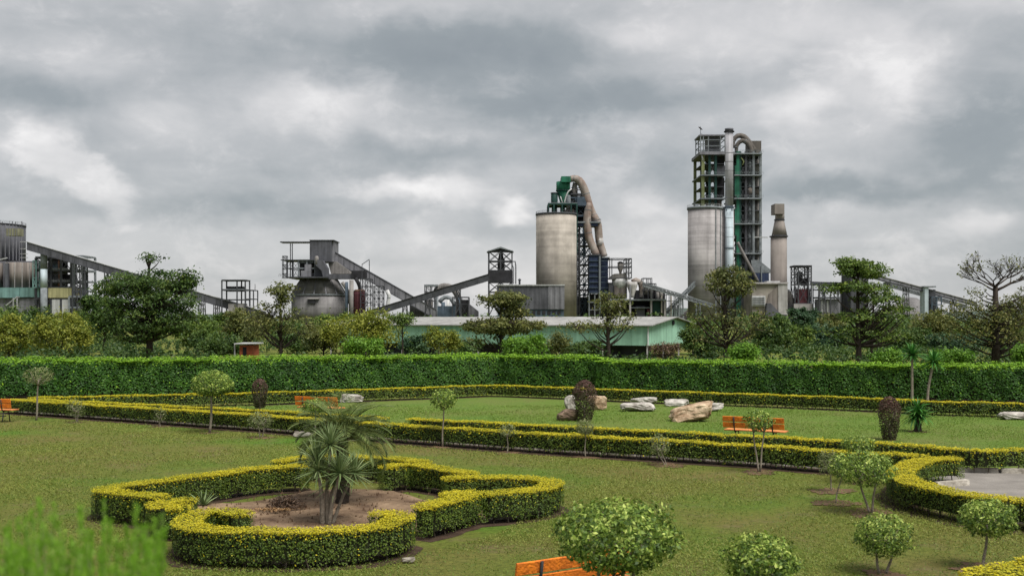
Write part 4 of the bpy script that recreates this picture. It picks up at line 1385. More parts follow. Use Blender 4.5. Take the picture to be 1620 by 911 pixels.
s.duct('elbow_duct', [(1245, 470, 6), (1250, 460, 6), (1254, 470, 6), (1256, 484, 6), (1257, 505, 6)], [3, 4.5, 5, 5, 5], 'duct_grey')
s.box('dark_lower_bay', 1246, 1255, 482, None, 'dark_void', 0, 12)

# --- O: small hoist tower
s = Site('small_hoist_tower', 'small flat-roofed steel hoist tower with maroon tank right of the brown chimney', 'steel tower', 600, 1270)
s.frame([1257.5, 1263, 1279, 1283.6], [422, 434, 450, 480], 'steel_dark', 0, 8, .55, .5, foot=1, braces='all', brw=.28)
s.box('roof', 1256.4, 1284.6, 419.6, 422.4, 'dark_void', -1, 9)
s.box('motor', 1263, 1270, 430, 450, 'dark_void', 2, 6)
s.box('gear_box', 1270, 1280, 440, 452, 'dark_void', 2, 6)
s.box('tank', 1261.5, 1280, 457, 480, 'maroon', .8, 7.2)
s.box('side_panel', 1280.2, 1282.4, 457, 480, 'steel_blue', 1, 7)
s.box('concrete_base', 1256, 1285.5, 480.4, None, 'conc_grey', -1, 9)
gallery('conveyor', 'level pipe gallery leaving the small hoist tower to the right', 604, (1284, 446), (1346, 448), 5, 'steel_mid', 'clad_mid', (1300, 1330), w=3)

# --- P: right-hand works
s = Site('right_crusher_house', 'steel crusher house half hidden behind the layered green tree', 'industrial building', 590, 1345)
s.frame([1296, 1305, 1314, 1330], [449, 458, 471, 500], 'steel_dark', 0, 12, .5, .45, slabs=(471,))
s.box('lower_wall', 1297, 1330, 473, None, 'clad_mid', 2, 12)
for c in (1299, 1303.5, 1308): s.box('window', c, c + 2.6, 476, 494, 'clad_white', 1.6, 2)
s.box('tower_wall', 1346, 1374, 421, None, 'clad_dark', 3, 20)
s.poly('tower_roof', [(1343, 421), (1347, 415), (1372, 415), (1377, 421)], 'steel_dark', 2, 21)
gallery('conveyor', 'pale double conveyor gallery sloping down to the right of the layered tree', 585, (1374, 432), (1545, 478), 6, 'clad_mid', 'clad_pale', (1405, 1435, 1510), w=3.5)
gallery('lattice_conveyor', 'thin lattice walkway below the right-hand conveyor', 592, (1400, 447), (1530, 483), 4, 'clad_mid', 'steel_mid', (), truss=True, tm='steel_mid', w=3)
s = Site('conveyor_pier', 'pale concrete pier with dark frame carrying the right-hand conveyor', 'pier', 583, 1471)
s.box('pier', 1463, 1469, 454, None, 'stack_blue', -1, 6)
s.box('dark_bay', 1470, 1480, 458, None, 'steel_dark', 0, 6)
s.box('pier_head', 1462, 1481, 452.4, 454.4, 'steel_mid', -1.6, 6.6)
s.frame([1472, 1480, 1487], [470, 482, 500], 'steel_blue', -2, 6, .5, .5)
# grey stockpiles
for nm, cx, tp, hw, D, lab in (('stockpile', 1440, 470, 80, 620, 'grey limestone stockpile under the right-hand conveyor'), ('stockpile', 1092, 489, 34, 700, 'brownish heap beside the foot of the twin silo')):
    k = D / F
    m = MB()
    prof = [(0.0, 1.0), (.12, .97), (.35, .72), (.65, .4), (1.0, -.02)]
    n = 40
    zt = H - (tp - HY) * k
    for i, (rr, zz) in enumerate(prof):
        for j in range(n):
            a = 2 * math.pi * j / n
            q = 1 + .06 * math.sin(3 * a + i) + .04 * math.sin(7 * a)
            m.v.append(((cx - CX) * k + rr * hw * k * q * math.cos(a), D + rr * hw * k * q * math.sin(a) * .7, zz * zt))
    for i in range(len(prof) - 1):
        for j in range(n):
            m.f.append((i * n + j, (i + 1) * n + j, (i + 1) * n + (j + 1) % n, i * n + (j + 1) % n)); m.sm.append(True)
    o = m.build(nm, M['conc_dusty'] if cx > 1200 else M['conc_brown'], None, ((cx - CX) * k, D, 0))
    setp(o, lab, 'stockpile')

# ------------------------------------------------------------------ green shed behind the hedge
gx, gy = (1025 - CX) * 100 / F, 100.0
o = thing('green_shed', 'long low pale green metal shed with light grey roof behind the hedge', 'shed', (gx, gy, 0))
a = math.radians(25)
ux, uy = Vector((-math.cos(a), math.sin(a), 0)), Vector((math.sin(a), math.cos(a), 0))     # along the shed to the left, and back along the gable
Lg, Wd, ze, zr, zb = 36.0, 16.0, 3.08, 3.78, 1.25
g0 = Vector((gx, gy, 0))


def gp(u, w, z): return g0 + ux * u + uy * w + Vector((0, 0, z))


nP = 22
for i in range(nP):
    u0, u1 = Lg * i / nP + .012, Lg * (i + 1) / nP - .012
    m = MB().add([gp(u0, 0, zb), gp(u1, 0, zb), gp(u1, 0, ze), gp(u0, 0, ze), gp(u0, .06, zb), gp(u1, .06, zb), gp(u1, .06, ze), gp(u0, .06, ze)],
                 [(0, 1, 2, 3), (7, 6, 5, 4), (0, 4, 5, 1), (1, 5, 6, 2), (2, 6, 7, 3), (3, 7, 4, 0)])
    m.build('wall_panel', M['shed_green'], o)
q = [gp(0, 0.07, zb), gp(0, Wd, zb), gp(0, Wd, ze), gp(0, Wd / 2, zr), gp(0, 0.07, ze)]
q2 = [p + ux * .08 for p in q]
m = MB().add(q + q2, [(4, 3, 2, 1, 0), (5, 6, 7, 8, 9)] + [(i, (i + 1) % 5, 5 + (i + 1) % 5, 5 + i) for i in range(5)])
m.build('gable_wall', M['shed_green'], o)
for sgn, w0, w1 in ((0, -.35, Wd / 2), (1, Wd / 2, Wd + .35)):
    z0, z1 = (ze - .02, zr + .10) if sgn == 0 else (zr + .10, ze - .02)
    v = [gp(-.5, w0, z0), gp(Lg, w0, z0), gp(Lg, w1, z1), gp(-.5, w1, z1)]
    m = MB().add(v + [p + Vector((0, 0, .09)) for p in v], [(0, 1, 2, 3), (7, 6, 5, 4), (0, 4, 5, 1), (1, 5, 6, 2), (2, 6, 7, 3), (3, 7, 4, 0)])
    m.build('roof', M['shed_roof'], o)
c = gp(-.04, Wd / 2, zr - .42)
MB().tube([c, c + ux * -.12], .24, 14).build('gable_vent', M['dark_void'], o)
bar('corner_trim', o, gp(-.03, -.03, zb), gp(-.03, -.03, ze), .12, M['clad_white'])
for i in range(9):
    bar('post', o, gp(Lg * i / 8 * .98 + .1, .1, -.1), gp(Lg * i / 8 * .98 + .1, .1, zb), .14, M['conc_grey'])
for i in range(1, 4):
    bar('post', o, gp(.1, Wd * i / 3 - .2, -.1), gp(.1, Wd * i / 3 - .2, zb), .14, M['conc_grey'])
m = MB()
v = [gp(.5, 2.5, -.1), gp(Lg - .5, 2.5, -.1), gp(Lg - .5, 2.5, zb + .3), gp(.5, 2.5, zb + .3)]
m.add(v + [p + uy * .1 for p in v], [(0, 1, 2, 3), (7, 6, 5, 4), (0, 4, 5, 1), (1, 5, 6, 2), (2, 6, 7, 3), (3, 7, 4, 0)])
m.build('inner_wall', M['clad_dark'], o)

# small brick hut
D = 82.0
s = Site('brick_hut', 'tiny red brick hut with flat white roof just above the hedge', 'hut', D, 385)
s.box('wall', 379, 399, 546, None, 'brick_red', 0, 2.2)
s.box('doorway', 384, 390, 549, None, 'dark_void', -.02, .3)
s.box('roof', 370, 403, 542.8, 544.6, 'clad_white', -.3, 2.6)
bar('post', s.o, (s.X(371), D + .1, -.1), (s.X(371), D + .1, s.Z(544.6)), .1, M['clad_white'])

# ------------------------------------------------------------------ clipped standards and bushes
def soil_ring(x, y, r, mt='soil'):
    SOILZ[0] += .0003
    pts = []
    f1, f2, f3 = (random.uniform(0, 6.28) for _ in range(3))
    r *= .85
    for k in range(60):
        a = 2 * math.pi * k / 60
        rr = r * (1 + .18 * math.sin(2 * a + f1) + .12 * math.sin(5 * a + f2) + .10 * math.sin(11 * a + f3) + random.uniform(-.10, .10))
        pts.append((x + rr * math.cos(a), y + rr * math.sin(a)))
    sheet('tree_soil', pts, SOILZ[0], M[mt])


def standard(label, px, base_py, crown, leaf=.055, n=2200, mt='shrub', trunks=((0, 0),), bark='bark_pale', tr=.022, ring=.35, shape='ball',
             sparse=1.0, name='clipped_standard', group='clipped ball standards on the lawn', cat='topiary tree', D=None):
    """crown: (cx, cy, half width, half height) as seen; the plant stands where its foot is seen."""
    x, y = G(px, base_py) if D is None else ((px - CX) * D / F, D)
    D = y
    s = D / F
    o = thing(name, label, cat, (x, y, 0), group)
    cx, cz = (crown[0] - CX) * s, H - (crown[1] - HY) * s
    rx, rz = crown[2] * s, crown[3] * s
    cy = y
    for k, (bo, to) in enumerate(trunks):
        pts = []
        for i in range(7):
            t = i / 6
            pts.append((x + bo * (1 - t) + (cx - x + to * rx) * t + .012 * math.sin(t * 7 + px + k), y + .02 * math.sin(t * 5 + k), -.03 + (cz + .03 - rz * .35) * t))
        m = MB().tube(pts, [tr * (1.15 - .45 * i / 6) for i in range(7)], 7)
        m.build('trunk', M[bark], o)
        for b in range(5):
            a = b * 1.26 + k + px
            e = (cx + rx * .62 * math.cos(a), cy + rx * .62 * math.sin(a), cz + rz * random.uniform(-.2, .5))
            p0 = pts[5]
            mid = tuple((p0[i] + e[i]) / 2 + (0, 0, -.02)[i] for i in range(3))
            MB().tube([p0, mid, e], [tr * .55, tr * .35, tr * .15], 5).build('branch', M[bark], o)
    n1 = int(n * sparse * 1.5)
    d = unit(rng.normal(0, 1, (n1, 3)))
    if shape == 'ball':
        lum = 1 + .10 * np.sin(d[:, 0] * 5 + px) * np.sin(d[:, 2] * 6 + d[:, 1] * 4) + .09 * np.sin(d[:, 0] * 11 + d[:, 2] * 9) * np.sin(d[:, 1] * 10 + px)
        rr = (rng.random(n1) ** .22) * lum
        C = np.column_stack([cx + d[:, 0] * rr * rx, cy + d[:, 1] * rr * rx, cz + d[:, 2] * rr * rz])
    elif shape == 'mush':
        rr = (rng.random(n1) ** .2) * (1 + .03 * np.sin(d[:, 0] * 9 + d[:, 2] * 7))
        zz = np.where(d[:, 2] < 0, d[:, 2] * .55, d[:, 2])
        C = np.column_stack([cx + d[:, 0] * rr * rx, cy + d[:, 1] * rr * rx, cz - rz * .25 + zz * rr * rz * 1.25])
    else:       # column: a tall clipped drop, narrower at the foot
        zz = rng.random(n1) * 2 - 1
        wid = np.where(zz > .35, np.sqrt(np.clip(1 - ((zz - .35) / .65) ** 2, 0, 1)), 1 - .42 * ((.35 - zz) / 1.35) ** 1.5)
        a = rng.random(n1) * 6.28
        rr = wid * (rng.random(n1) ** .2) * (1 + .05 * np.sin(a * 4 + zz * 7))
        d = np.column_stack([np.cos(a), np.sin(a), zz * .5])
        C = np.column_stack([cx + np.cos(a) * rr * rx, cy + np.sin(a) * rr * rx, cz + zz * rz])
    C[:, 2] = np.maximum(C[:, 2], .03)
    T, B = leaf_dirs(d + np.array([0, 0, .35]), .7)
    L = leaf * .92 * (.55 + .8 * rng.random(n1))
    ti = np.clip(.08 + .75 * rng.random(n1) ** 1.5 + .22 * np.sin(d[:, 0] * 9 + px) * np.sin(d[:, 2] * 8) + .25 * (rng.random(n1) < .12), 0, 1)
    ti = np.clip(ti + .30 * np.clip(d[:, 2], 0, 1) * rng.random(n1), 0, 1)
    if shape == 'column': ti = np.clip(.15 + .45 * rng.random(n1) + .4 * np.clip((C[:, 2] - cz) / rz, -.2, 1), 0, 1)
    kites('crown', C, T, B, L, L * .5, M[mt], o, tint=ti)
    if ring: soil_ring(x, y, ring)
    return o


standard('pale wispy ball standard with crooked white trunk near the left orange bench', 57, 665, (61, 594, 24, 14), .07, 650, 'shrub_grey', tr=.035, ring=.0)
standard('small thin bush against the long hedge at the far left', 120, 668, (120, 645, 15, 16), .07, 260, 'shrub_grey', trunks=((0, 0), (.05, .3)), tr=.02, ring=.3)
standard('faint scraggy bush left of the large mushroom-shaped standard', 253, 675, (253, 656, 11, 12), .06, 130, 'shrub_grey', tr=.015, ring=.4)
standard('large mushroom-shaped clipped standard with dense pale green crown on bare trunk', 332, 685, (336, 606, 34, 21), .075, 3600, 'shrub', tr=.04, ring=.35, shape='mush')
standard('small round bush on two stems below the purple topiary at left', 412, 692, (412, 664, 20, 15), .06, 520, 'shrub_grey', trunks=((0, -.2), (.06, .3)), tr=.018, ring=.45)
standard('flat clipped green ball in front of the left-hand orange bench', 499, 700, (499, 642, 21, 12.5), .075, 900, 'shrub', tr=.025, ring=0, D=33.2)
standard('slender ball standard with leaning white trunk right of the palm', 700, 707, (702, 631, 22, 17), .07, 900, 'shrub', tr=.024, ring=.4)
standard('sparse little standard with thin crown in front of the path hedge, mid picture', 803, 716, (803, 681, 14, 12), .06, 220, 'shrub_grey', tr=.016, ring=.45)
standard('small olive ball standard directly below the tall purple topiary', 926, 723, (926, 675, 15, 14), .06, 520, 'shrub_grey', tr=.016, ring=.4)
standard('ragged two-stemmed little standard left of the orange bench tree', 1055, 736, (1043, 703, 18, 18), .06, 300, 'shrub_grey', tr=.014, ring=.5, trunks=((0, .1), (-.04, -.3)))
standard('forked standard with pale trunks standing in front of the orange bench', 1200, 747, (1200, 665, 24, 17), .062, 950, 'shrub', tr=.022, ring=.5, trunks=((0, -.4), (.03, .4)))
standard('ball standard whose crown peeps above the broad one by the horseshoe hedge', 1362, 765, (1358, 702, 27, 14), .055, 1000, 'shrub', tr=.022, ring=.3)
standard('dull slim standard, leftmost of the four beside the horseshoe hedge', 1317, 777, (1311, 731, 19, 20), .055, 480, 'shrub_grey', tr=.014, ring=.5)
standard('slim standard tucked behind the left side of the broad standard', 1322, 796, (1332, 737, 22, 22), .055, 650, 'shrub', tr=.014, ring=.5)
standard('broad leafy standard on forked trunk left of the horseshoe hedge', 1376, 812, (1371, 741, 46, 29), .058, 2300, 'shrub', tr=.022, ring=.55, trunks=((0, -.3), (.03, .35)))
standard('heart-shaped clipped standard on two trunks at the lower right', 1398, 908, (1397, 846, 46, 34), .05, 2400, 'shrub', tr=.020, ring=.3, trunks=((-.04, -.35), (.05, .35)))
standard('clipped standard with single leaning trunk in front of the horseshoe hedge', 1556, 900, (1562, 818, 45, 31), .05, 2400, 'shrub', tr=.022, ring=.5)
standard('largest leafy standard, close by, its crown hiding half the near orange bench', 975, 1052, (976, 847, 100, 58), .058, 5200, 'shrub', tr=.026, ring=.5, trunks=((-.18, -.3), (0, .1), (.05, .3)), D=11.5)
standard('round leafy standard cut off by the bottom edge, right of the near bench', 1200, 1052, (1202, 886, 60, 43), .052, 2600, 'shrub', tr=.022, ring=.4, trunks=((-.06, -.3), (.05, .3)), D=11.6)
PG = 'purple clipped columns on the back lawn'
standard('small purple-brown clipped column at left, in front of the far hedge', 411, 649, (411, 622, 13, 23), .075, 1500, 'purple', shape='column', name='clipped_column', group=PG, tr=.05, ring=.25)
standard('large purple-brown clipped column among the rocks', 925, 666, (925, 633, 19, 32), .07, 2600, 'purple', shape='column', name='clipped_column', group=PG, tr=.05, ring=.25)
standard('brownish clipped column beside the fan palm on the right', 1408, 696, (1407, 661, 17.5, 34), .065, 2400, 'purple', shape='column', name='clipped_column', group=PG, tr=.05, ring=.25)

# ------------------------------------------------------------------ benches
def bench_proto():
    o = thing('garden_bench', 'bench', 'bench', (0, 0, 0), 'orange garden benches')

    def plank(nm, y, z, w, th, mt, tilt=0.0):
        m = MB()
        lx = .9
        # a plank with eased edges
        e = .006
        ring = [(-w / 2 + e, -th / 2), (w / 2 - e, -th / 2), (w / 2, -th / 2 + e), (w / 2, th / 2 - e), (w / 2 - e, th / 2), (-w / 2 + e, th / 2), (-w / 2, th / 2 - e), (-w / 2, -th / 2 + e)]
        c, s = math.cos(tilt), math.sin(tilt)
        v = [(x, y + a * c - b * s, z + a * s + b * c) for x in (-lx, lx) for a, b in ring]
        k = len(ring)
        m.add(v, [tuple(range(k))[::-1], tuple(range(k, 2 * k))] + [(i, (i + 1) % k, k + (i + 1) % k, k + i) for i in range(k)])
        m.build(nm, mt, o)
    # the bench looks towards +y: its back is on the -y side
    plank('back_plank', -.02, .775, .155, .03, M['orange'], math.radians(100))
    plank('back_plank', .012, .595, .155, .03, M['orange'], math.radians(100))
    for y in (.17, .33, .49):
        plank('seat_plank', y, .435, .145, .032, M['orange_pale'])
    for x in (-.56, .56):
        m = MB().tube([(x, -.065, .84), (x, -.03, .62), (x, .02, .47), (x, .10, .40), (x, .30, .395), (x, .54, .40)], .019, 8)
        m.build('bracket', M['iron'], o)
        m = MB().tube([(x, .14, .40), (x, .08, .2), (x, .03, .0)], .02, 8)
        m.build('leg', M['iron'], o)
        m = MB().tube([(x, .46, .40), (x, .50, .2), (x, .54, .0)], .02, 8)
        m.build('leg', M['iron'], o)
    MB().obox((-.56, .29, .21), (.56, .29, .21), .03, .03).build('stretcher', M['iron'], o)
    return o


def copy_thing(src, loc, rz, label):
    c = src.copy()
    COL.objects.link(c)
    c.location, c.rotation_euler = loc, (0, 0, rz)
    c['label'] = label
    LOC[c.name] = Vector(loc)
    for ch in list(src.children):
        k = ch.copy()
        COL.objects.link(k)
        k.parent = c
    return c


def bench_at(pl, pr, b=None, label='', z=.86, flip=False):
    xl, yl = G(*pl, z); xr, yr = G(*pr, z)
    a = math.atan2(yr - yl, xr - xl)
    return ((xl + xr) / 2, (yl + yr) / 2, 0), a


b0 = bench_proto()
loc, a = bench_at((1144, 657), (1240, 661))
b0.location, b0.rotation_euler = loc, (0, 0, a)
b0['label'] = 'orange plank bench on the back lawn at right, seen from behind the path hedges'
loc, a = bench_at((468, 626), (533, 628))
copy_thing(b0, loc, a, 'orange plank bench on the back lawn at left, half hidden by a clipped ball')
loc, a = bench_at((813, 891), (889, 880))
copy_thing(b0, (.037 + .9 * math.cos(a), 12.58 + .9 * math.sin(a), 0), a, 'near orange plank bench at the bottom edge, behind the largest standard')
loc, a = bench_at((-62, 630), (20, 630.5))
copy_thing(b0, loc, a, 'orange plank bench cut off by the left edge of the picture')

# ------------------------------------------------------------------ rocks
def rock(label, px0, px1, top, base, mt, depth=.8, tilt=0.0, seed=0, group='boulders laid out on the back lawn', lie=0.0, name='boulder'):
    r = np.random.default_rng(seed + 5)
    x, y = G((px0 + px1) / 2, base)
    s = y / F
    w, h = (px1 - px0) * s, (base - top) * s * 1.05
    N = 7
    vs, fs = {}, []
    V = []

    def vid(p):
        k = tuple(np.round(p, 5))
        if k not in vs:
            vs[k] = len(V)
            V.append(np.array(p, float))
        return vs[k]
    for ax in range(3):
        for sg in (-1, 1):
            for i in range(N):
                for j in range(N):
                    q = []
                    for a, b in ((i, j), (i + 1, j), (i + 1, j + 1), (i, j + 1)):
                        p = [0, 0, 0]
                        p[ax] = sg
                        p[(ax + 1) % 3] = 2 * a / N - 1
                        p[(ax + 2) % 3] = 2 * b / N - 1
                        q.append(vid(p))
                    fs.append(tuple(q) if sg > 0 else tuple(q[::-1]))
    V = np.array(V)
    V = V / (np.sum(np.abs(V) ** 5, axis=1, keepdims=True) ** (1 / 5))
    for k in range(6):      # broken faces
        nn = unit(r.normal(0, 1, (1, 3)))[0]
        c = r.uniform(.70, .98)
        d = V @ nn - c
        V = V - np.outer(np.clip(d, 0, None), nn)
    ph = r.random((4, 3)) * 6
    for k, fq in enumerate((2.3, 4.1, 7.7, 12)):
        V = V + unit(V) * (.10 / (k + 1) * np.sin(V[:, :1] * fq + ph[k, 0]) * np.sin(V[:, 1:2] * fq + ph[k, 1]) * np.sin(V[:, 2:] * fq + ph[k, 2]))
    V = V + r.normal(0, .03, V.shape)
    V = V * np.array([w / 2, w / 2 * depth, h / 2])
    V[:, 2] += V[:, 0] * lie
    V[:, 2] += h / 2 - .02 * h
    c, sn = math.cos(tilt), math.sin(tilt)
    V = np.column_stack([V[:, 0] * c - V[:, 1] * sn, V[:, 0] * sn + V[:, 1] * c, np.maximum(V[:, 2], -.03)])
    me = bpy.data.meshes.new(name)
    me.from_pydata((V + np.array([0, w * depth * .35, 0])).tolist(), [], fs)
    me.materials.append(M[mt])
    o = link(name, me, None, (x, y, 0))
    setp(o, label, 'rock', group)
    return o


rock('dark brown low boulder at the left foot of the large purple column', 882, 914, 648, 666, 'rock_brown', .8, .1, 1)
rock('upright grey slab behind the large purple column, on its left', 893, 910, 627, 652, 'rock_grey', .6, 0, 2)
rock('pale tan boulder leaning out behind the large purple column, on its right', 932, 960, 627, 649, 'rock_tan', .7, .2, 3)
rock('flat pale boulder in front of a grey one, middle of the rock group', 983, 1036, 638, 651, 'rock_grey', .5, 0, 4)
rock('grey boulder lying behind the flat pale boulder', 999, 1040, 629, 641, 'rock_grey', .5, .1, 5)
rock('lone light grey block near the far hedge, between the rock pairs', 1052, 1090, 631.5, 643, 'rock_grey', .45, 0, 6)
rock('large tan boulder with a ramp-like top, nearest the orange bench', 1064, 1138, 641, 667.5, 'rock_tan', .55, .1, 21, lie=.20)
rock('long grey boulder behind the large tan boulder', 1092, 1146, 637, 651, 'rock_grey', .5, .05, 8, lie=.15)
rock('white rock resting behind the left orange bench', 480, 522, 621, 635, 'rock_grey', .5, 0, 9)
rock('white rock to the right of the left orange bench', 536, 572, 624, 637, 'rock_grey', .6, .1, 10)
rock('whitish boulder at the right edge of the back lawn', 1583, 1640, 652.5, 664, 'rock_grey', .5, 0, 12)
rock('flat white stone on the lawn left of the palm', 464, 503, 684, 691, 'kerb', .4, .1, 13)
rock('small half-buried stone at the foot of the right hedge lobe', 776, 797, 812, 822, 'rock_grey', .8, .1, 14)
rock('small crumpled white scrap on the grass before the bed', 636, 656, 882, 891, 'kerb', .6, .2, 15, name='litter_scrap', group=None)['category'] = 'litter'

# ------------------------------------------------------------------ yuccas, palms, agave
BLADES = {}


def blade_mesh(kind, mt, w, droop):
    """A strap leaf of unit length along +x, channelled and bending down."""
    key = (kind, droop)
    if key in BLADES: return BLADES[key]
    out = []
    for tv in (.15, .5, .85):
        m = MB()
        k = 6
        for i in range(k + 1):
            t = i / k
            ww = w * (1 - t ** 2.2) * (.55 + .45 * min(1, t * 5)) + .001
            z = -droop * t ** 2.2
            x = t * (1 - .12 * droop * t)
            m.v += [(x, -ww, z + ww * .5), (x, 0, z), (x, ww, z + ww * .5)]
        for i in range(k):
            for j in (0, 1):
                m.f.append((i * 3 + j, i * 3 + 3 + j, i * 3 + 4 + j, i * 3 + 1 + j)); m.sm.append(True)
        me = bpy.data.meshes.new('leaf')
        me.from_pydata(m.v, [], m.f)
        a = me.attributes.new('tint', 'FLOAT', 'FACE')
        a.data.foreach_set('value', np.full(len(m.f), tv, np.float32))
        me.attributes.new('gold', 'FLOAT', 'FACE')
        me.materials.append(mt)
        out.append(me)
    BLADES[key] = out
    return out


def rosette(parent, c, n, ln, kind='yucca', mt=None, w=.03, lo=-50, hi=85, droop=.25, name='leaf'):
    base = LOC[parent.name]
    for i in range(n):
        t = i / n
        el = math.radians(lo + (hi - lo) * t ** .8 + random.uniform(-8, 8))
        az = i * 2.39996 + random.uniform(-.2, .2)
        dr = droop * random.choice((.4, 1.0, 1.6))
        me = random.choice(blade_mesh(kind, mt or M['yucca'], w, round(dr, 3)))
        o = bpy.data.objects.new(name, me)
        COL.objects.link(o)
        o.parent = parent
        L = ln * random.uniform(.8, 1.1) * (.8 + .2 * math.cos(el))
        o.location = Vector(c) - base
        o.rotation_euler = (random.uniform(-.4, .4), -el, az)
        o.scale = (L, 1, L)


def trunk(parent, pts, r0, r1, mt, seg=8, ringy=True, name='trunk'):
    k = 14
    c = catmull([p for p in pts], 1e9) if len(pts) < 3 else catmull(pts, .08)
    rr = []
    for i in range(len(c)):
        t = i / max(1, len(c) - 1)
        rr.append((r0 + (r1 - r0) * t) * (1 + (.10 * (i % 2) if ringy else 0)))
    return MB().tube([tuple(p) for p in c], rr, seg).build(name, mt, parent)


yx, yy0 = G(515, 829)
yt = thing('yucca_clump', 'clump of spiky yuccas with bare grey trunks in the middle of the bed', 'yucca', (yx, yy0, 0))
sY = yy0 / F
for (bp, tp, hz, dy, r) in ((-4, -10, 742, -.1, .040), (6, 26, 745, -.2, .036), (2, 8, 703, .0, .034), (10, 42, 750, .15, .032), (-7, -16, 728, .12, .028), (0, 14, 762, .1, .03)):
    top = Vector(((515 + tp - CX) * sY, yy0 + dy, H - (hz - HY) * sY))
    b = Vector((yx + bp * sY, yy0 + dy * .3, -.03))
    mid = (b + top) / 2 + Vector((.03 * (1 if tp < 0 else -1), 0, -.02))
    trunk(yt, [tuple(b), tuple(mid), tuple(top)], r, r * .75, M['bark_pale'])
    rosette(yt, top, 100, .52, w=.014, droop=.07, lo=-40)
soil_ring(yx, yy0 + .1, .7)

# feathery date palm behind the yuccas
px_, py_ = G(541, 797)
pt = thing('date_palm', 'low feathery date palm with arching fronds behind the yuccas in the bed', 'palm', (px_, py_, 0))
sP = py_ / F
ctop = Vector((px_, py_, H - (690 - HY) * sP))
trunk(pt, [(px_, py_, -.03), (px_ + .03, py_, .45), tuple(ctop)], .13, .11, M['bark_dark'])
for i in range(42):
    az = i * 2.39996
    el = math.radians(2 + 74 * (i / 42))
    L = 1.2 * random.uniform(.85, 1.1)
    rows = []
    pos = ctop.copy()
    ang = el
    k = 14
    for j in range(k + 1):
        rows.append(pos.copy())
        ang -= (math.radians(135) * (1 - .35 * i / 42)) / k * (.35 + .9 * j / k)
        pos = pos + Vector((math.cos(az) * math.cos(ang), math.sin(az) * math.cos(ang), math.sin(ang))) * (L / k)
    fr = MB().tube([tuple(p) for p in rows], [.010 * (1 - .8 * j / k) + .002 for j in range(k + 1)], 4, False).build('frond', M['palm_stalk'], pt)
    Cs, Ts = [], []
    for j in range(2, k * 4):
        t = j / (k * 4)
        a = rows[min(int(t * k), k - 1)]
        b = rows[min(int(t * k) + 1, k)]
        p = a.lerp(b, t * k - int(t * k))
        d = (b - a).normalized()
        sd = d.cross(Vector((0, 0, 1))).normalized()
        up = sd.cross(d)
        ll = .36 * math.sin(math.pi * (.12 + .85 * t)) + .03
        for sg in (-1, 1):
            tv = (sd * sg * .8 + d * .75 + up * .18 + Vector((0, 0, -.22))).normalized()
            Cs.append(tuple(p + tv * ll * .5)); Ts.append((*tv, ll))
    C = np.array(Cs); TT = np.array(Ts)
    T = unit(TT[:, :3] + rng.normal(0, .06, (len(C), 3)))
    B = unit(np.cross(T, np.tile([0, 0, 1.0], (len(C), 1)) + rng.normal(0, .3, (len(C), 3))))
    kites('leaflets', C, T, B, TT[:, 3], .014, M['palm'], fr)

ax, ay = G(322, 803)
ag = thing('agave', 'small spiky agave at the left inner corner of the bed', 'agave', (ax, ay, 0))
rosette(ag, (ax, ay, .04), 26, .40, 'agave', M['yucca'], w=.022, lo=8, hi=80, droop=.12)

# two slim yuccas by the tall hedge and the fan palm on the back lawn
for px, cpy, lab, lean in ((1443, 561, 'slim tall yucca on a straight pale trunk by the tall hedge, left of the pair', 0.0),
                           (1477, 573, 'slim yucca on a leaning pale trunk by the tall hedge, right of the pair', -.28)):
    D = 46.0
    x = (px - CX) * D / F
    o = thing('slim_yucca', lab, 'yucca', (x + lean, D, 0), 'pair of slim yuccas by the tall hedge')
    z = H - (cpy - HY) * D / F
    trunk(o, [(x + lean, D, -.03), (x + lean * .75, D, z * .45), (x, D, z)], .06, .045, M['bark_pale'])
    rosette(o, (x, D, z), 80, .74, 'yucca_far', M['palm_green'], w=.040, lo=-40, droop=.18)
x, y = G(1452, 683)
o = thing('fan_palm', 'bushy dark green fan palm standing on the back lawn at right', 'palm', (x, y, 0))
trunk(o, [(x, y, -.03), (x, y, .25), (x + .02, y, .5)], .13, .10, M['bark_dark'])
for k, (ox, oz) in enumerate(((0, .55), (-.12, .45), (.14, .48), (.02, .75))):
    rosette(o, (x + ox, y + .05 * (k % 2), oz), 40, .56, 'fan', M['palm_green'], w=.034, lo=-40, hi=85, droop=.35)
soil_ring(x, y, .35)

# withered heap in the bed
x, y = G(452, 806)
o = thing('withered_shrub', 'withered brown shrub heap on the bare soil in the bed', 'dead shrub', (x, y, 0))
n = 900
d = unit(rng.normal(0, 1, (n, 3)))
C = np.column_stack([x + d[:, 0] * .42 * rng.random(n) ** .5, y + d[:, 1] * .35 * rng.random(n) ** .5, np.abs(d[:, 2]) * .26 * rng.random(n) ** .5 + .04])
T, B = leaf_dirs(d, 1.0)
kites('dry_leaves', C, T, B, .08, .022, M['dead'], o)
m = MB()
for k in range(40):
    a = random.uniform(0, 6.28)
    e = (x + math.cos(a) * random.uniform(.1, .4), y + math.sin(a) * random.uniform(.1, .35), random.uniform(.08, .34))
    m.tube([(x + random.uniform(-.08, .08), y + random.uniform(-.08, .08), 0), ((x + e[0]) / 2, (y + e[1]) / 2, e[2] * .7), e], [.008, .006, .003], 4, False)
m.build('twigs', M['bark'], o, kind='stuff')
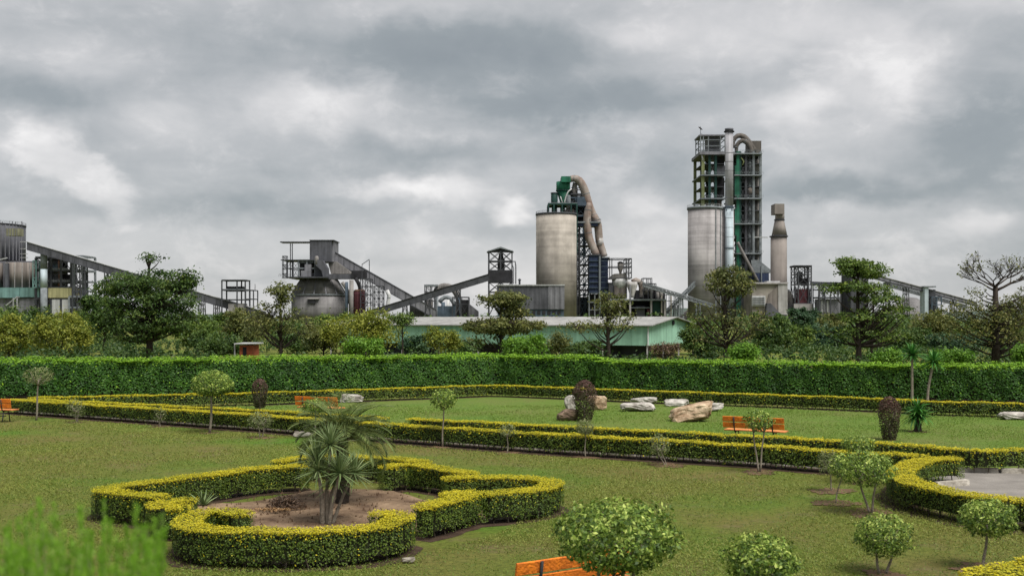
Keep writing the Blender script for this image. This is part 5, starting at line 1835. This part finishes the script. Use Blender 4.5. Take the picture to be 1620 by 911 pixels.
# dead leaf litter beside it
n = 260
lx, ly = G(428, 812)
C = np.column_stack([lx + rng.normal(0, .22, n), ly + rng.normal(0, .10, n), .075 + rng.random(n) * .02])
T, B = leaf_dirs(np.tile([0, 0, 1.0], (n, 1)), .35)
M['litter'] = leafmat('litter_leaves', [(.20, .12, .05), (.30, .18, .08), (.16, .09, .05)], trans=.1)
lo_ = kites('leaf_litter', C, T, B, .06, .03, M['litter'], None, (lx, ly, 0))
setp(lo_, 'scattered dry tan leaves beside the withered shrub in the bed', 'leaf litter')

# clods of earth on the bed
n = 600
a = rng.random(n) * 6.28
rr = 2.9 * np.sqrt(rng.random(n))
m = MB()
for i in range(n):
    q = .012 + .03 * rng.random() ** 3
    cx_, cy_ = bed_c[0] + rr[i] * math.cos(a[i]), bed_c[1] + rr[i] * math.sin(a[i])
    v = [(cx_ + q * math.cos(k * 2.1 + i) * rng.uniform(.6, 1.3), cy_ + q * math.sin(k * 2.1 + i) * rng.uniform(.6, 1.3), .02) for k in range(3)] + [(cx_, cy_, .045 + q)]
    m.add(v, [(0, 1, 3), (1, 2, 3), (2, 0, 3)])
setp(m.build('soil_clods', M['soil'], None, (*bed_c, 0), 'stuff'), 'small clods of brown earth strewn over the bed', 'soil clods')

# feathery plant close to the camera, on the terrace edge
D0 = 2.2
fp = thing('feathery_plant', 'bright green feathery plant with upright plumes, blurred, at bottom left', 'plant', ((120 - CX) * D0 / F, D0, 2.15))
rp = random.Random(8)
plumes = [(rp.uniform(-10, 262), rp.uniform(822, 880)) for _ in range(34)] + [(8, 836), (40, 818), (62, 788), (78, 828), (104, 826), (128, 804), (146, 822), (166, 778), (184, 830), (200, 816), (216, 800), (232, 836), (246, 822), (258, 818), (24, 852),
          (92, 846), (158, 850), (116, 840), (210, 852), (-12, 820), (50, 806), (70, 812), (136, 836), (174, 812), (224, 826), (240, 852), (14, 812), (86, 806), (192, 846), (252, 846)]
for k, (px, top) in enumerate(plumes):
    D = D0 + rp.uniform(-.25, .3)
    s = D / F
    x = (px - CX) * s
    zt = H - (top + rp.uniform(-8, 22) - HY) * s
    x0 = x + rp.uniform(-.14, .14)
    st = MB().tube([(x0, D, 2.12), (x0 + (x - x0) * .4, D, 2.15 + (zt - 2.15) * .5), (x, D, zt)], [.004, .003, .001], 5).build('stem', M['palm_stalk'], fp)
    n = 230
    t = 1 - rng.random(n) ** 1.2
    t = .45 + .55 * t
    rr = (.002 + .036 * (1 - t) ** .9) * rp.uniform(.7, 1.5) * np.sqrt(rng.random(n))
    a = rng.random(n) * 6.28
    C = np.column_stack([x0 + (x - x0) * t + np.cos(a) * rr, D + np.sin(a) * rr, 2.15 + (zt - 2.15) * t])
    T = unit(np.column_stack([np.cos(a) * .45, np.sin(a) * .45, np.full(n, 1.0)]) + rng.normal(0, .2, (n, 3)))
    B = unit(np.cross(T, rng.normal(0, 1, (n, 3))))
    kites('leaflets', C, T, B, .03, .0034, M['plume'], st, tint=rng.random(n) * .6 + .5 * t)

# ------------------------------------------------------------------ trees beyond the hedge
def tree(label, px, D, lobes, mt='tree_dark', tr=.22, trunk_top=None, leaf=.22, bark='bark', name='shade_tree', group='trees behind the tall hedge', cat='tree', nl=7,
         lean=0.0, clump=None, flat=.45, seed=0, twigs=True, dens=1.0, forks=1):
    """lobes: (cx, cy, half width, half height, clumps, leaves per clump) of the crown as seen; trunk at column px."""
    r = np.random.default_rng(seed + abs(int(px)) + 7)
    s = D / F
    X = lambda p: (p - CX) * s
    Z = lambda p: H - (p - HY) * s
    x = X(px)
    o = thing(name, label, cat, (x, D, 0), group)
    zt = Z(trunk_top if trunk_top is not None else min(l[1] for l in lobes))
    tx = x + lean
    tp = [(x, D, -.05), (x + .10 * tr + lean * .2, D, zt * .33), (x - .2 * tr + lean * .6, D, zt * .66), (tx, D, zt)]
    tc = catmull(tp, zt / 9)
    kk = len(tc) - 1
    MB().tube([tuple(p) for p in tc], [tr * (1.25 if i == 0 else 1) * (1 - .75 * i / kk) for i in range(kk + 1)], 9).build('trunk', M[bark], o)
    Cl, Nl, size = [], [], []
    tw = MB()
    for li, (cx, cy, hw, hh, nc, nlf) in enumerate(lobes):
        c = np.array([X(cx), D, Z(cy)])
        R = np.array([hw * s, hw * s * .85, hh * s])
        d = unit(r.normal(0, 1, (nc, 3)))
        rad = r.random(nc) ** .33
        cc = c + d * rad[:, None] * R
        cs = clump or max(.35, hw * s * .22)
        ends = []
        for j in range(min(nl, nc)):
            e = cc[j]
            # limb leaves the trunk below the lobe and curves up and out
            zb = min(max(zt * .25, e[2] - abs(e[0] - x) * .55 - hh * s * .7 - .3), zt * .97)
            f = zb / zt
            b = np.array([np.interp(zb, tc[:, 2], tc[:, 0]), D, zb])
            mid = b * .45 + e * .55 + np.array([0, 0, -.10 * np.linalg.norm(e - b) + .0])
            pts = catmull([b, mid, e], np.linalg.norm(e - b) / 6)
            r0 = max(.02, tr * .42 * (1 - .6 * f))
            q = len(pts) - 1
            MB().tube([tuple(p) for p in pts], [r0 * (1 - .82 * i / q) for i in range(q + 1)], 6).build('limb', M[bark], o)
            ends.append(pts[int(q * .6)]); ends.append(pts[q])
        ends = np.array(ends)
        if twigs:
            for j in range(nc):
                e = cc[j]
                b = ends[np.argmin(np.linalg.norm(ends - e, axis=1))]
                md = (b + e) / 2 + r.normal(0, .06 * cs, 3)
                tw.tube([tuple(b), tuple(md), tuple(e)], [.028, .02, .01], 4, False)
        for j in range(nc):
            k = int(nlf * r.uniform(.5, 1.5) * dens)
            p = cc[j] + r.normal(0, 1, (k, 3)) * np.array([cs, cs, cs * flat]) * .55
            Cl.append(p)
            Nl.append(np.tile(d[j] * .4 + np.array([0, 0, .7]), (k, 1)))
            size.append(np.clip(r.normal(.45, .17), .05, .95) + r.normal(0, .16, k))
    C = np.vstack(Cl); N = np.vstack(Nl); ti = np.concatenate(size)
    T, B = leaf_dirs(N, .7)
    L = leaf * (.6 + .8 * r.random(len(C)))
    kites('crown', C, T, B, L, L * .55, M[mt], o, tint=ti)
    if twigs: tw.build('twigs', M[bark], o, kind='stuff')
    return o


tree('big dark umbrella tree with dense layered crown and a tuft on top, left', 236, 80,
     [(235, 448, 70, 20, 130, 52), (240, 478, 78, 20, 130, 48), (246, 508, 82, 20, 110, 42), (222, 524, 56, 16, 50, 36), (243, 408, 14, 7, 9, 34), (295, 440, 24, 12, 24, 40), (175, 455, 22, 14, 24, 36)],
     'tree_dark', .30, 412, .20, 'bark_dark', nl=8, clump=.55)
tree('slender dark tree with a narrow crown in front of the domed silo', 444, 80,
     [(443, 462, 22, 16, 34, 38), (440, 500, 46, 24, 60, 20), (470, 515, 38, 20, 36, 18), (408, 515, 36, 20, 36, 18)], 'tree_olive', .17, 455, .19, 'bark_dark', clump=.5)
tree('small young tree with flat crown at the left end of the green shed', 637, 76, [(638, 505, 22, 12, 36, 34)], 'tree_mid', .09, 500, .15, 'bark_dark', clump=.3, nl=6)
tree('flat-topped tree with forked trunk in front of the green shed, left one', 793, 78,
     [(796, 474, 37, 13, 66, 52), (797, 515, 66, 12, 130, 50), (812, 495, 24, 9, 30, 36), (775, 538, 44, 6, 16, 16)], 'tree_olive', .24, 478, .19, 'bark_dark', clump=.45, nl=9, flat=.4)
tree('thin-leaved spreading tree in front of the green shed, right one', 962, 78,
     [(966, 478, 28, 18, 46, 28), (945, 516, 62, 10, 70, 18), (972, 500, 34, 12, 32, 16)], 'tree_olive', .20, 470, .17, 'bark_dark', clump=.45, nl=11, flat=.4)
tree('tree with a dense boxy top over sparse lower branches, before the tall twin silo', 1148, 78,
     [(1155, 446, 38, 25, 105, 40), (1130, 500, 48, 26, 56, 12), (1180, 510, 46, 26, 60, 13), (1140, 530, 58, 16, 46, 11)], 'tree_olive', .22, 440, .18, 'bark_dark', clump=.42, nl=10)
tree('layered bright green tree with tiered branches right of the chimney', 1358, 76,
     [(1345, 417, 24, 9, 30, 44), (1366, 428, 38, 13, 66, 40), (1352, 455, 54, 9, 56, 32), (1385, 475, 40, 8, 34, 26), (1370, 500, 66, 10, 66, 24), (1415, 488, 26, 7, 22, 26), (1345, 525, 56, 12, 44, 18), (1400, 530, 44, 10, 30, 18)],
     'tree_mid', .24, 425, .19, 'bark_dark', clump=.42, nl=9, flat=.38)
tree('second leaning trunk with thin crown just right of the layered tree', 1378, 79, [(1392, 462, 22, 14, 26, 26), (1400, 505, 40, 16, 40, 24)], 'tree_mid', .13, 450, .18, 'bark_dark', clump=.42, nl=6, lean=.3)


def bare_tree(label, px, D, fork_py, top_py, half_w, lobes):
    s = D / F
    x = (px - CX) * s
    o = thing('bare_topped_tree', label, 'tree', (x, D, 0), 'trees behind the tall hedge')
    zf = H - (fork_py - HY) * s
    zt = H - (top_py - HY) * s
    r = random.Random(5)
    MB().tube([(x, D, -.05), (x + .05, D, zf * .5), (x - .02, D, zf)], [.34, .22, .16], 9).build('trunk', M['bark_dark'], o)
    tw = MB()
    tips = []

    def grow(p, d, L, rad, lev):
        d = d.normalized()
        mid = p + d * L * .5 + Vector((r.uniform(-1, 1), r.uniform(-1, 1), 0)) * L * .06
        e = p + d * L + Vector((0, 0, .05 * L))
        if lev == 0:
            MB().tube([tuple(p), tuple(mid), tuple(e)], [rad, rad * .8, rad * .62], 6).build('limb', M['bark_dark'], o)
        else:
            tw.tube([tuple(p), tuple(mid), tuple(e)], [rad, rad * .8, rad * .55], 4, False)
        if lev >= 5:
            tips.append(e)
            return
        for k in range(3 if lev < 3 else 2):
            a = r.uniform(-1, 1)
            b = r.uniform(-1, 1)
            nd_ = d + Vector((a * .75, b * .75, r.uniform(-.12, .28)))
            grow(e, nd_, L * r.uniform(.55, .75), rad * .6, lev + 1)
        if lev >= 3: tips.append(e)
    for k in range(9):
        a = k * 2.39996
        out_ = half_w * s * .40
        d = Vector((math.cos(a), math.sin(a) * .8, r.uniform(.25, .55)))
        grow(Vector((x, D, zf - r.uniform(0, .4))), d, out_, .07, 0)
    tw.build('twigs', M['bark_dark'], o, kind='stuff')
    Cl, tl = [], []
    rr = np.random.default_rng(3)
    pick = rr.permutation(len(tips))[:int(len(tips) * .10)]
    for i in pick:
        Cl.append(np.array(tips[i]) + rr.normal(0, .12, (3, 3)))
    for (cx, cy, hw, hh, nc, nlf) in lobes:
        c = np.array([(cx - CX) * s, D, H - (cy - HY) * s])
        d = unit(rr.normal(0, 1, (nc, 3)))
        cc = c + d * rr.random(nc)[:, None] ** .33 * np.array([hw * s, hw * s * .85, hh * s])
        b0_ = np.array([x, D, 0])
        for j in range(nc):
            Cl.append(cc[j] + rr.normal(0, 1, (nlf, 3)) * np.array([.28, .28, .14]))
        for j in range(0, nc, 4):
            zb = min(max(1.0, cc[j][2] - abs(cc[j][0] - x) * .5), zf * .9)
            bb = np.array([x, D, zb])
            mid = bb * .5 + cc[j] * .5 + np.array([0, 0, -.15])
            MB().tube([tuple(bb), tuple(mid), tuple(cc[j])], [.07, .04, .012], 5).build('limb', M['bark_dark'], o)
    C = np.vstack(Cl)
    T, B = leaf_dirs(np.tile([0, 0, 1.0], (len(C), 1)), .8)
    L = .17 * (.6 + .8 * rr.random(len(C)))
    kites('crown', C, T, B, L, L * .55, M['tree_olive'], o)


bare_tree('tall tree at the right edge with a bare twiggy umbrella top', 1575, 74, 452, 402, 62,
          [(1540, 498, 58, 24, 130, 15), (1605, 500, 50, 26, 100, 15), (1575, 530, 90, 16, 100, 13), (1625, 470, 20, 16, 26, 16), (1545, 462, 16, 8, 10, 14)])
tree('second trunk with olive crown beside the bare-topped tree at the right edge', 1598, 76, [(1606, 490, 40, 24, 60, 24), (1612, 520, 50, 20, 60, 24)], 'tree_olive', .13, 480, .18, 'bark_dark', clump=.45)

BG = 'wild bushes beyond the tall hedge'


def bush(label, px, py, hw, hh, D, mt, n=40, k=40, leaf=.22, name='wild_bush', **kw):
    lobes = [(px, py, hw, hh, n, k)]
    r = random.Random(int(px * 3 + D))
    for i in range(4):
        lobes.append((px + r.uniform(-.75, .75) * hw, py + r.uniform(-.75, .25) * hh, hw * r.uniform(.25, .45), hh * r.uniform(.35, .6), n // 4, k))
    return tree(label, px, D, lobes, mt, .08, py - hh * .3, leaf, 'bark_dark', name, BG, 'bush', nl=5, flat=.8, twigs=False, **kw)


bush('bright yellow-green feathery bush at the far left edge', 14, 532, 34, 32, 88, 'bush_yellow', 60, 44, .20)
bush('yellow-green feathery bush left of the big dark umbrella tree', 98, 528, 50, 34, 90, 'bush_yellow', 90, 44, .20)
bush('wide yellow-olive bush between the domed silo and the young tree', 572, 524, 62, 28, 92, 'bush_yellow', 120, 44, .20)
bush('olive bush left of the wide yellow one, by the slender tree', 512, 534, 34, 22, 95, 'tree_olive', 60, 40, .22)
bush('low bright green bush in front of the wide yellow bush', 575, 549, 30, 12, 70, 'bush_green', 40, 40, .16)
bush('small yellow-green bush against the green shed wall', 700, 540, 26, 20, 84, 'bush_yellow', 46, 36, .18)
bush('bright green bush at the foot of the left flat-topped tree', 830, 548, 38, 14, 72, 'bush_green', 60, 36, .16)
bush('thin dark bush before the green shed, between the two trees', 880, 545, 26, 18, 84, 'tree_olive', 36, 24, .18)
bush('bright lime bush just above the hedge by the boxy-topped tree', 1175, 558, 26, 12, 70, 'bush_green', 40, 40, .16)
bush('small lime bush behind the hedge by the pair of slim yuccas', 1500, 566, 30, 12, 66, 'bush_green', 36, 36, .16)
bush('bright green bush at the right edge behind the hedge', 1622, 566, 20, 16, 66, 'bush_green', 40, 36, .16)
bush('lime bush above the hedge left of the slim yuccas', 1405, 566, 24, 9, 66, 'bush_green', 30, 36, .15)
bush('dark green bush beneath the boxy-topped tree, on its left', 1115, 545, 40, 22, 92, 'tree_dark', 60, 44, .22)
bush('brownish dry bush under the open end of the green shed', 1052, 552, 22, 12, 90, 'dead', 30, 30, .15)
bush('low dark bush left of the small brick hut', 345, 545, 40, 20, 96, 'tree_dark', 60, 44, .22)
FG = 'woodland trees between garden and works'


def wood(label, px, py, hw, hh, D, mt, n=70, k=44, leaf=.34):
    lobes = [(px, py, hw, hh, n, k)]
    r = random.Random(int(px * 7 + D))
    for i in range(5):
        lobes.append((px + r.uniform(-.8, .8) * hw, py + r.uniform(-.8, .2) * hh, hw * r.uniform(.25, .45), hh * r.uniform(.3, .55), n // 5, k))
    return tree(label, px, D, lobes, mt, .16, py - hh * .4, leaf, 'bark_dark', 'woodland_tree', FG, 'tree', nl=4, flat=.7, twigs=False)


wood('dark green woodland tree below the teal-clad plant at far left', 30, 510, 60, 26, 170, 'tree_dark')
wood('dark rounded tree standing behind the left side of the big umbrella tree', 165, 498, 34, 38, 120, 'tree_dark', 90, 44, .28)
wood('mid green tree just left of the big umbrella tree, low down', 130, 520, 40, 28, 130, 'tree_mid', 70, 44, .28)
wood('yellow-green tree at the right flank of the big umbrella tree', 312, 520, 38, 30, 110, 'tree_mid', 80, 44, .25)
wood('dark tree below the sloping conveyor, left of the slender tree', 390, 522, 44, 28, 120, 'tree_olive', 80, 44, .26)
wood('deep green tree behind the brick hut', 350, 520, 34, 22, 150, 'tree_dark')
wood('dark tree low between the slender tree and wide yellow bush', 470, 538, 40, 20, 115, 'tree_dark', 70, 44, .26)
wood('olive tree in front of the domed silo, right side', 520, 515, 36, 20, 140, 'tree_mid', 60, 44, .28)
wood('dark bush-like tree at the left part of the green shed', 655, 545, 26, 14, 98, 'tree_blue', 40, 40, .22)
wood('dark low tree before the shed near the small yellow bush', 735, 550, 30, 11, 96, 'tree_dark', 40, 40, .2)
wood('dark low tree before the shed between the two flat trees', 915, 552, 40, 11, 96, 'tree_dark', 50, 40, .2)
wood('deep green tree at the right end of the green shed', 1105, 532, 30, 26, 112, 'tree_mid', 60, 44, .24)
wood('dark woodland tree to the right of the boxy-topped tree', 1215, 532, 36, 30, 120, 'tree_dark', 80, 44, .27)
wood('bluish dark tree below the small hoist tower', 1272, 506, 22, 20, 190, 'tree_blue', 60, 40, .36)
wood('mid green tree right of the chimney base', 1250, 540, 36, 24, 125, 'tree_mid', 70, 40, .28)
wood('blue-green tree left of the layered tree, low down', 1300, 540, 38, 28, 130, 'tree_blue', 80, 44, .28)
wood('olive tree left of the layered tree, higher up', 1315, 512, 26, 16, 150, 'tree_olive', 50, 40, .28)
wood('dark green tree behind the layered tree, low right', 1430, 545, 44, 26, 120, 'tree_dark', 90, 44, .26)
wood('dull olive tree between the layered tree and the bare-topped tree', 1475, 520, 38, 26, 140, 'tree_olive', 80, 40, .3)
wood('blue-green tree low left of the bare-topped tree', 1520, 550, 44, 22, 110, 'tree_blue', 80, 44, .24)
wood('dark tree filling the gap at the right edge of the picture', 1620, 540, 46, 30, 125, 'tree_dark', 90, 44, .28)
wood('mid green tree at the far left edge behind the feathery bush', -20, 520, 50, 28, 130, 'tree_mid', 70, 44, .3)
wood('olive tree right behind the yellow-green bushes at left', 60, 535, 44, 18, 120, 'tree_olive', 70, 44, .26)

# far wood: one dark mass between the garden and the works
r = np.random.default_rng(44)
Cs, Ns, ts = [], [], []
for i in range(620):
    D = 200 + 300 * r.random() ** .7
    x = (r.random() - .5) * 1.15 * D
    h = r.uniform(2.5, 6.5) * (.75 + .25 * math.sin(x * .03 + D * .02))
    w = h * r.uniform(.55, .9)
    k = 70
    d = unit(r.normal(0, 1, (k, 3)))
    Cs.append(np.array([x, D, h * .55]) + d * (r.random((k, 1)) ** .4) * np.array([w, w, h * .5]))
    Ns.append(d + np.array([0, 0, .4]))
    ts.append(np.clip(r.uniform(.1, .8) + r.normal(0, .15, k), 0, 1))
C = np.vstack(Cs); N = np.vstack(Ns)
T, B = leaf_dirs(N, .5)
fw = kites('far_wood', C, T, B, 1.2, .75, M['tree_dark'], None, (0, 300, 0), tint=np.concatenate(ts))
setp(fw, 'low dark woodland spreading between the garden and the cement works', 'woodland')

# rough undergrowth: weeds and saplings on the ground between the hedge and the wood
r = np.random.default_rng(91)
Cs, Ns, ts = [], [], []
for i in range(2700):
    D = 61 + 135 * r.random() ** 1.2
    x = (r.random() - .5) * 1.12 * D
    if -26 < x < 24 and 94 < D < 134: continue
    h = r.uniform(.5, 1.9) * (1 + (D - 61) / 140) * (.7 + .3 * math.sin(x * .21 + D * .1))
    w = h * r.uniform(.5, 1.0)
    k = 46
    d = unit(r.normal(0, 1, (k, 3)))
    Cs.append(np.array([x, D, h * .5]) + d * (r.random((k, 1)) ** .4) * np.array([w, w, h * .55]))
    Ns.append(d + np.array([0, 0, .4]))
    ts.append(np.clip(r.uniform(.0, .45) + r.normal(0, .12, k), 0, .7))
C = np.vstack(Cs); N = np.vstack(Ns)
T, B = leaf_dirs(N, .6)
L = .26 * (.6 + .8 * r.random(len(C)))
ug = kites('undergrowth', C, T, B, L, L * .55, M['tree_dark'], None, (0, 80, 0), tint=np.concatenate(ts))
setp(ug, 'rough green weeds and saplings behind the tall hedge', 'undergrowth')
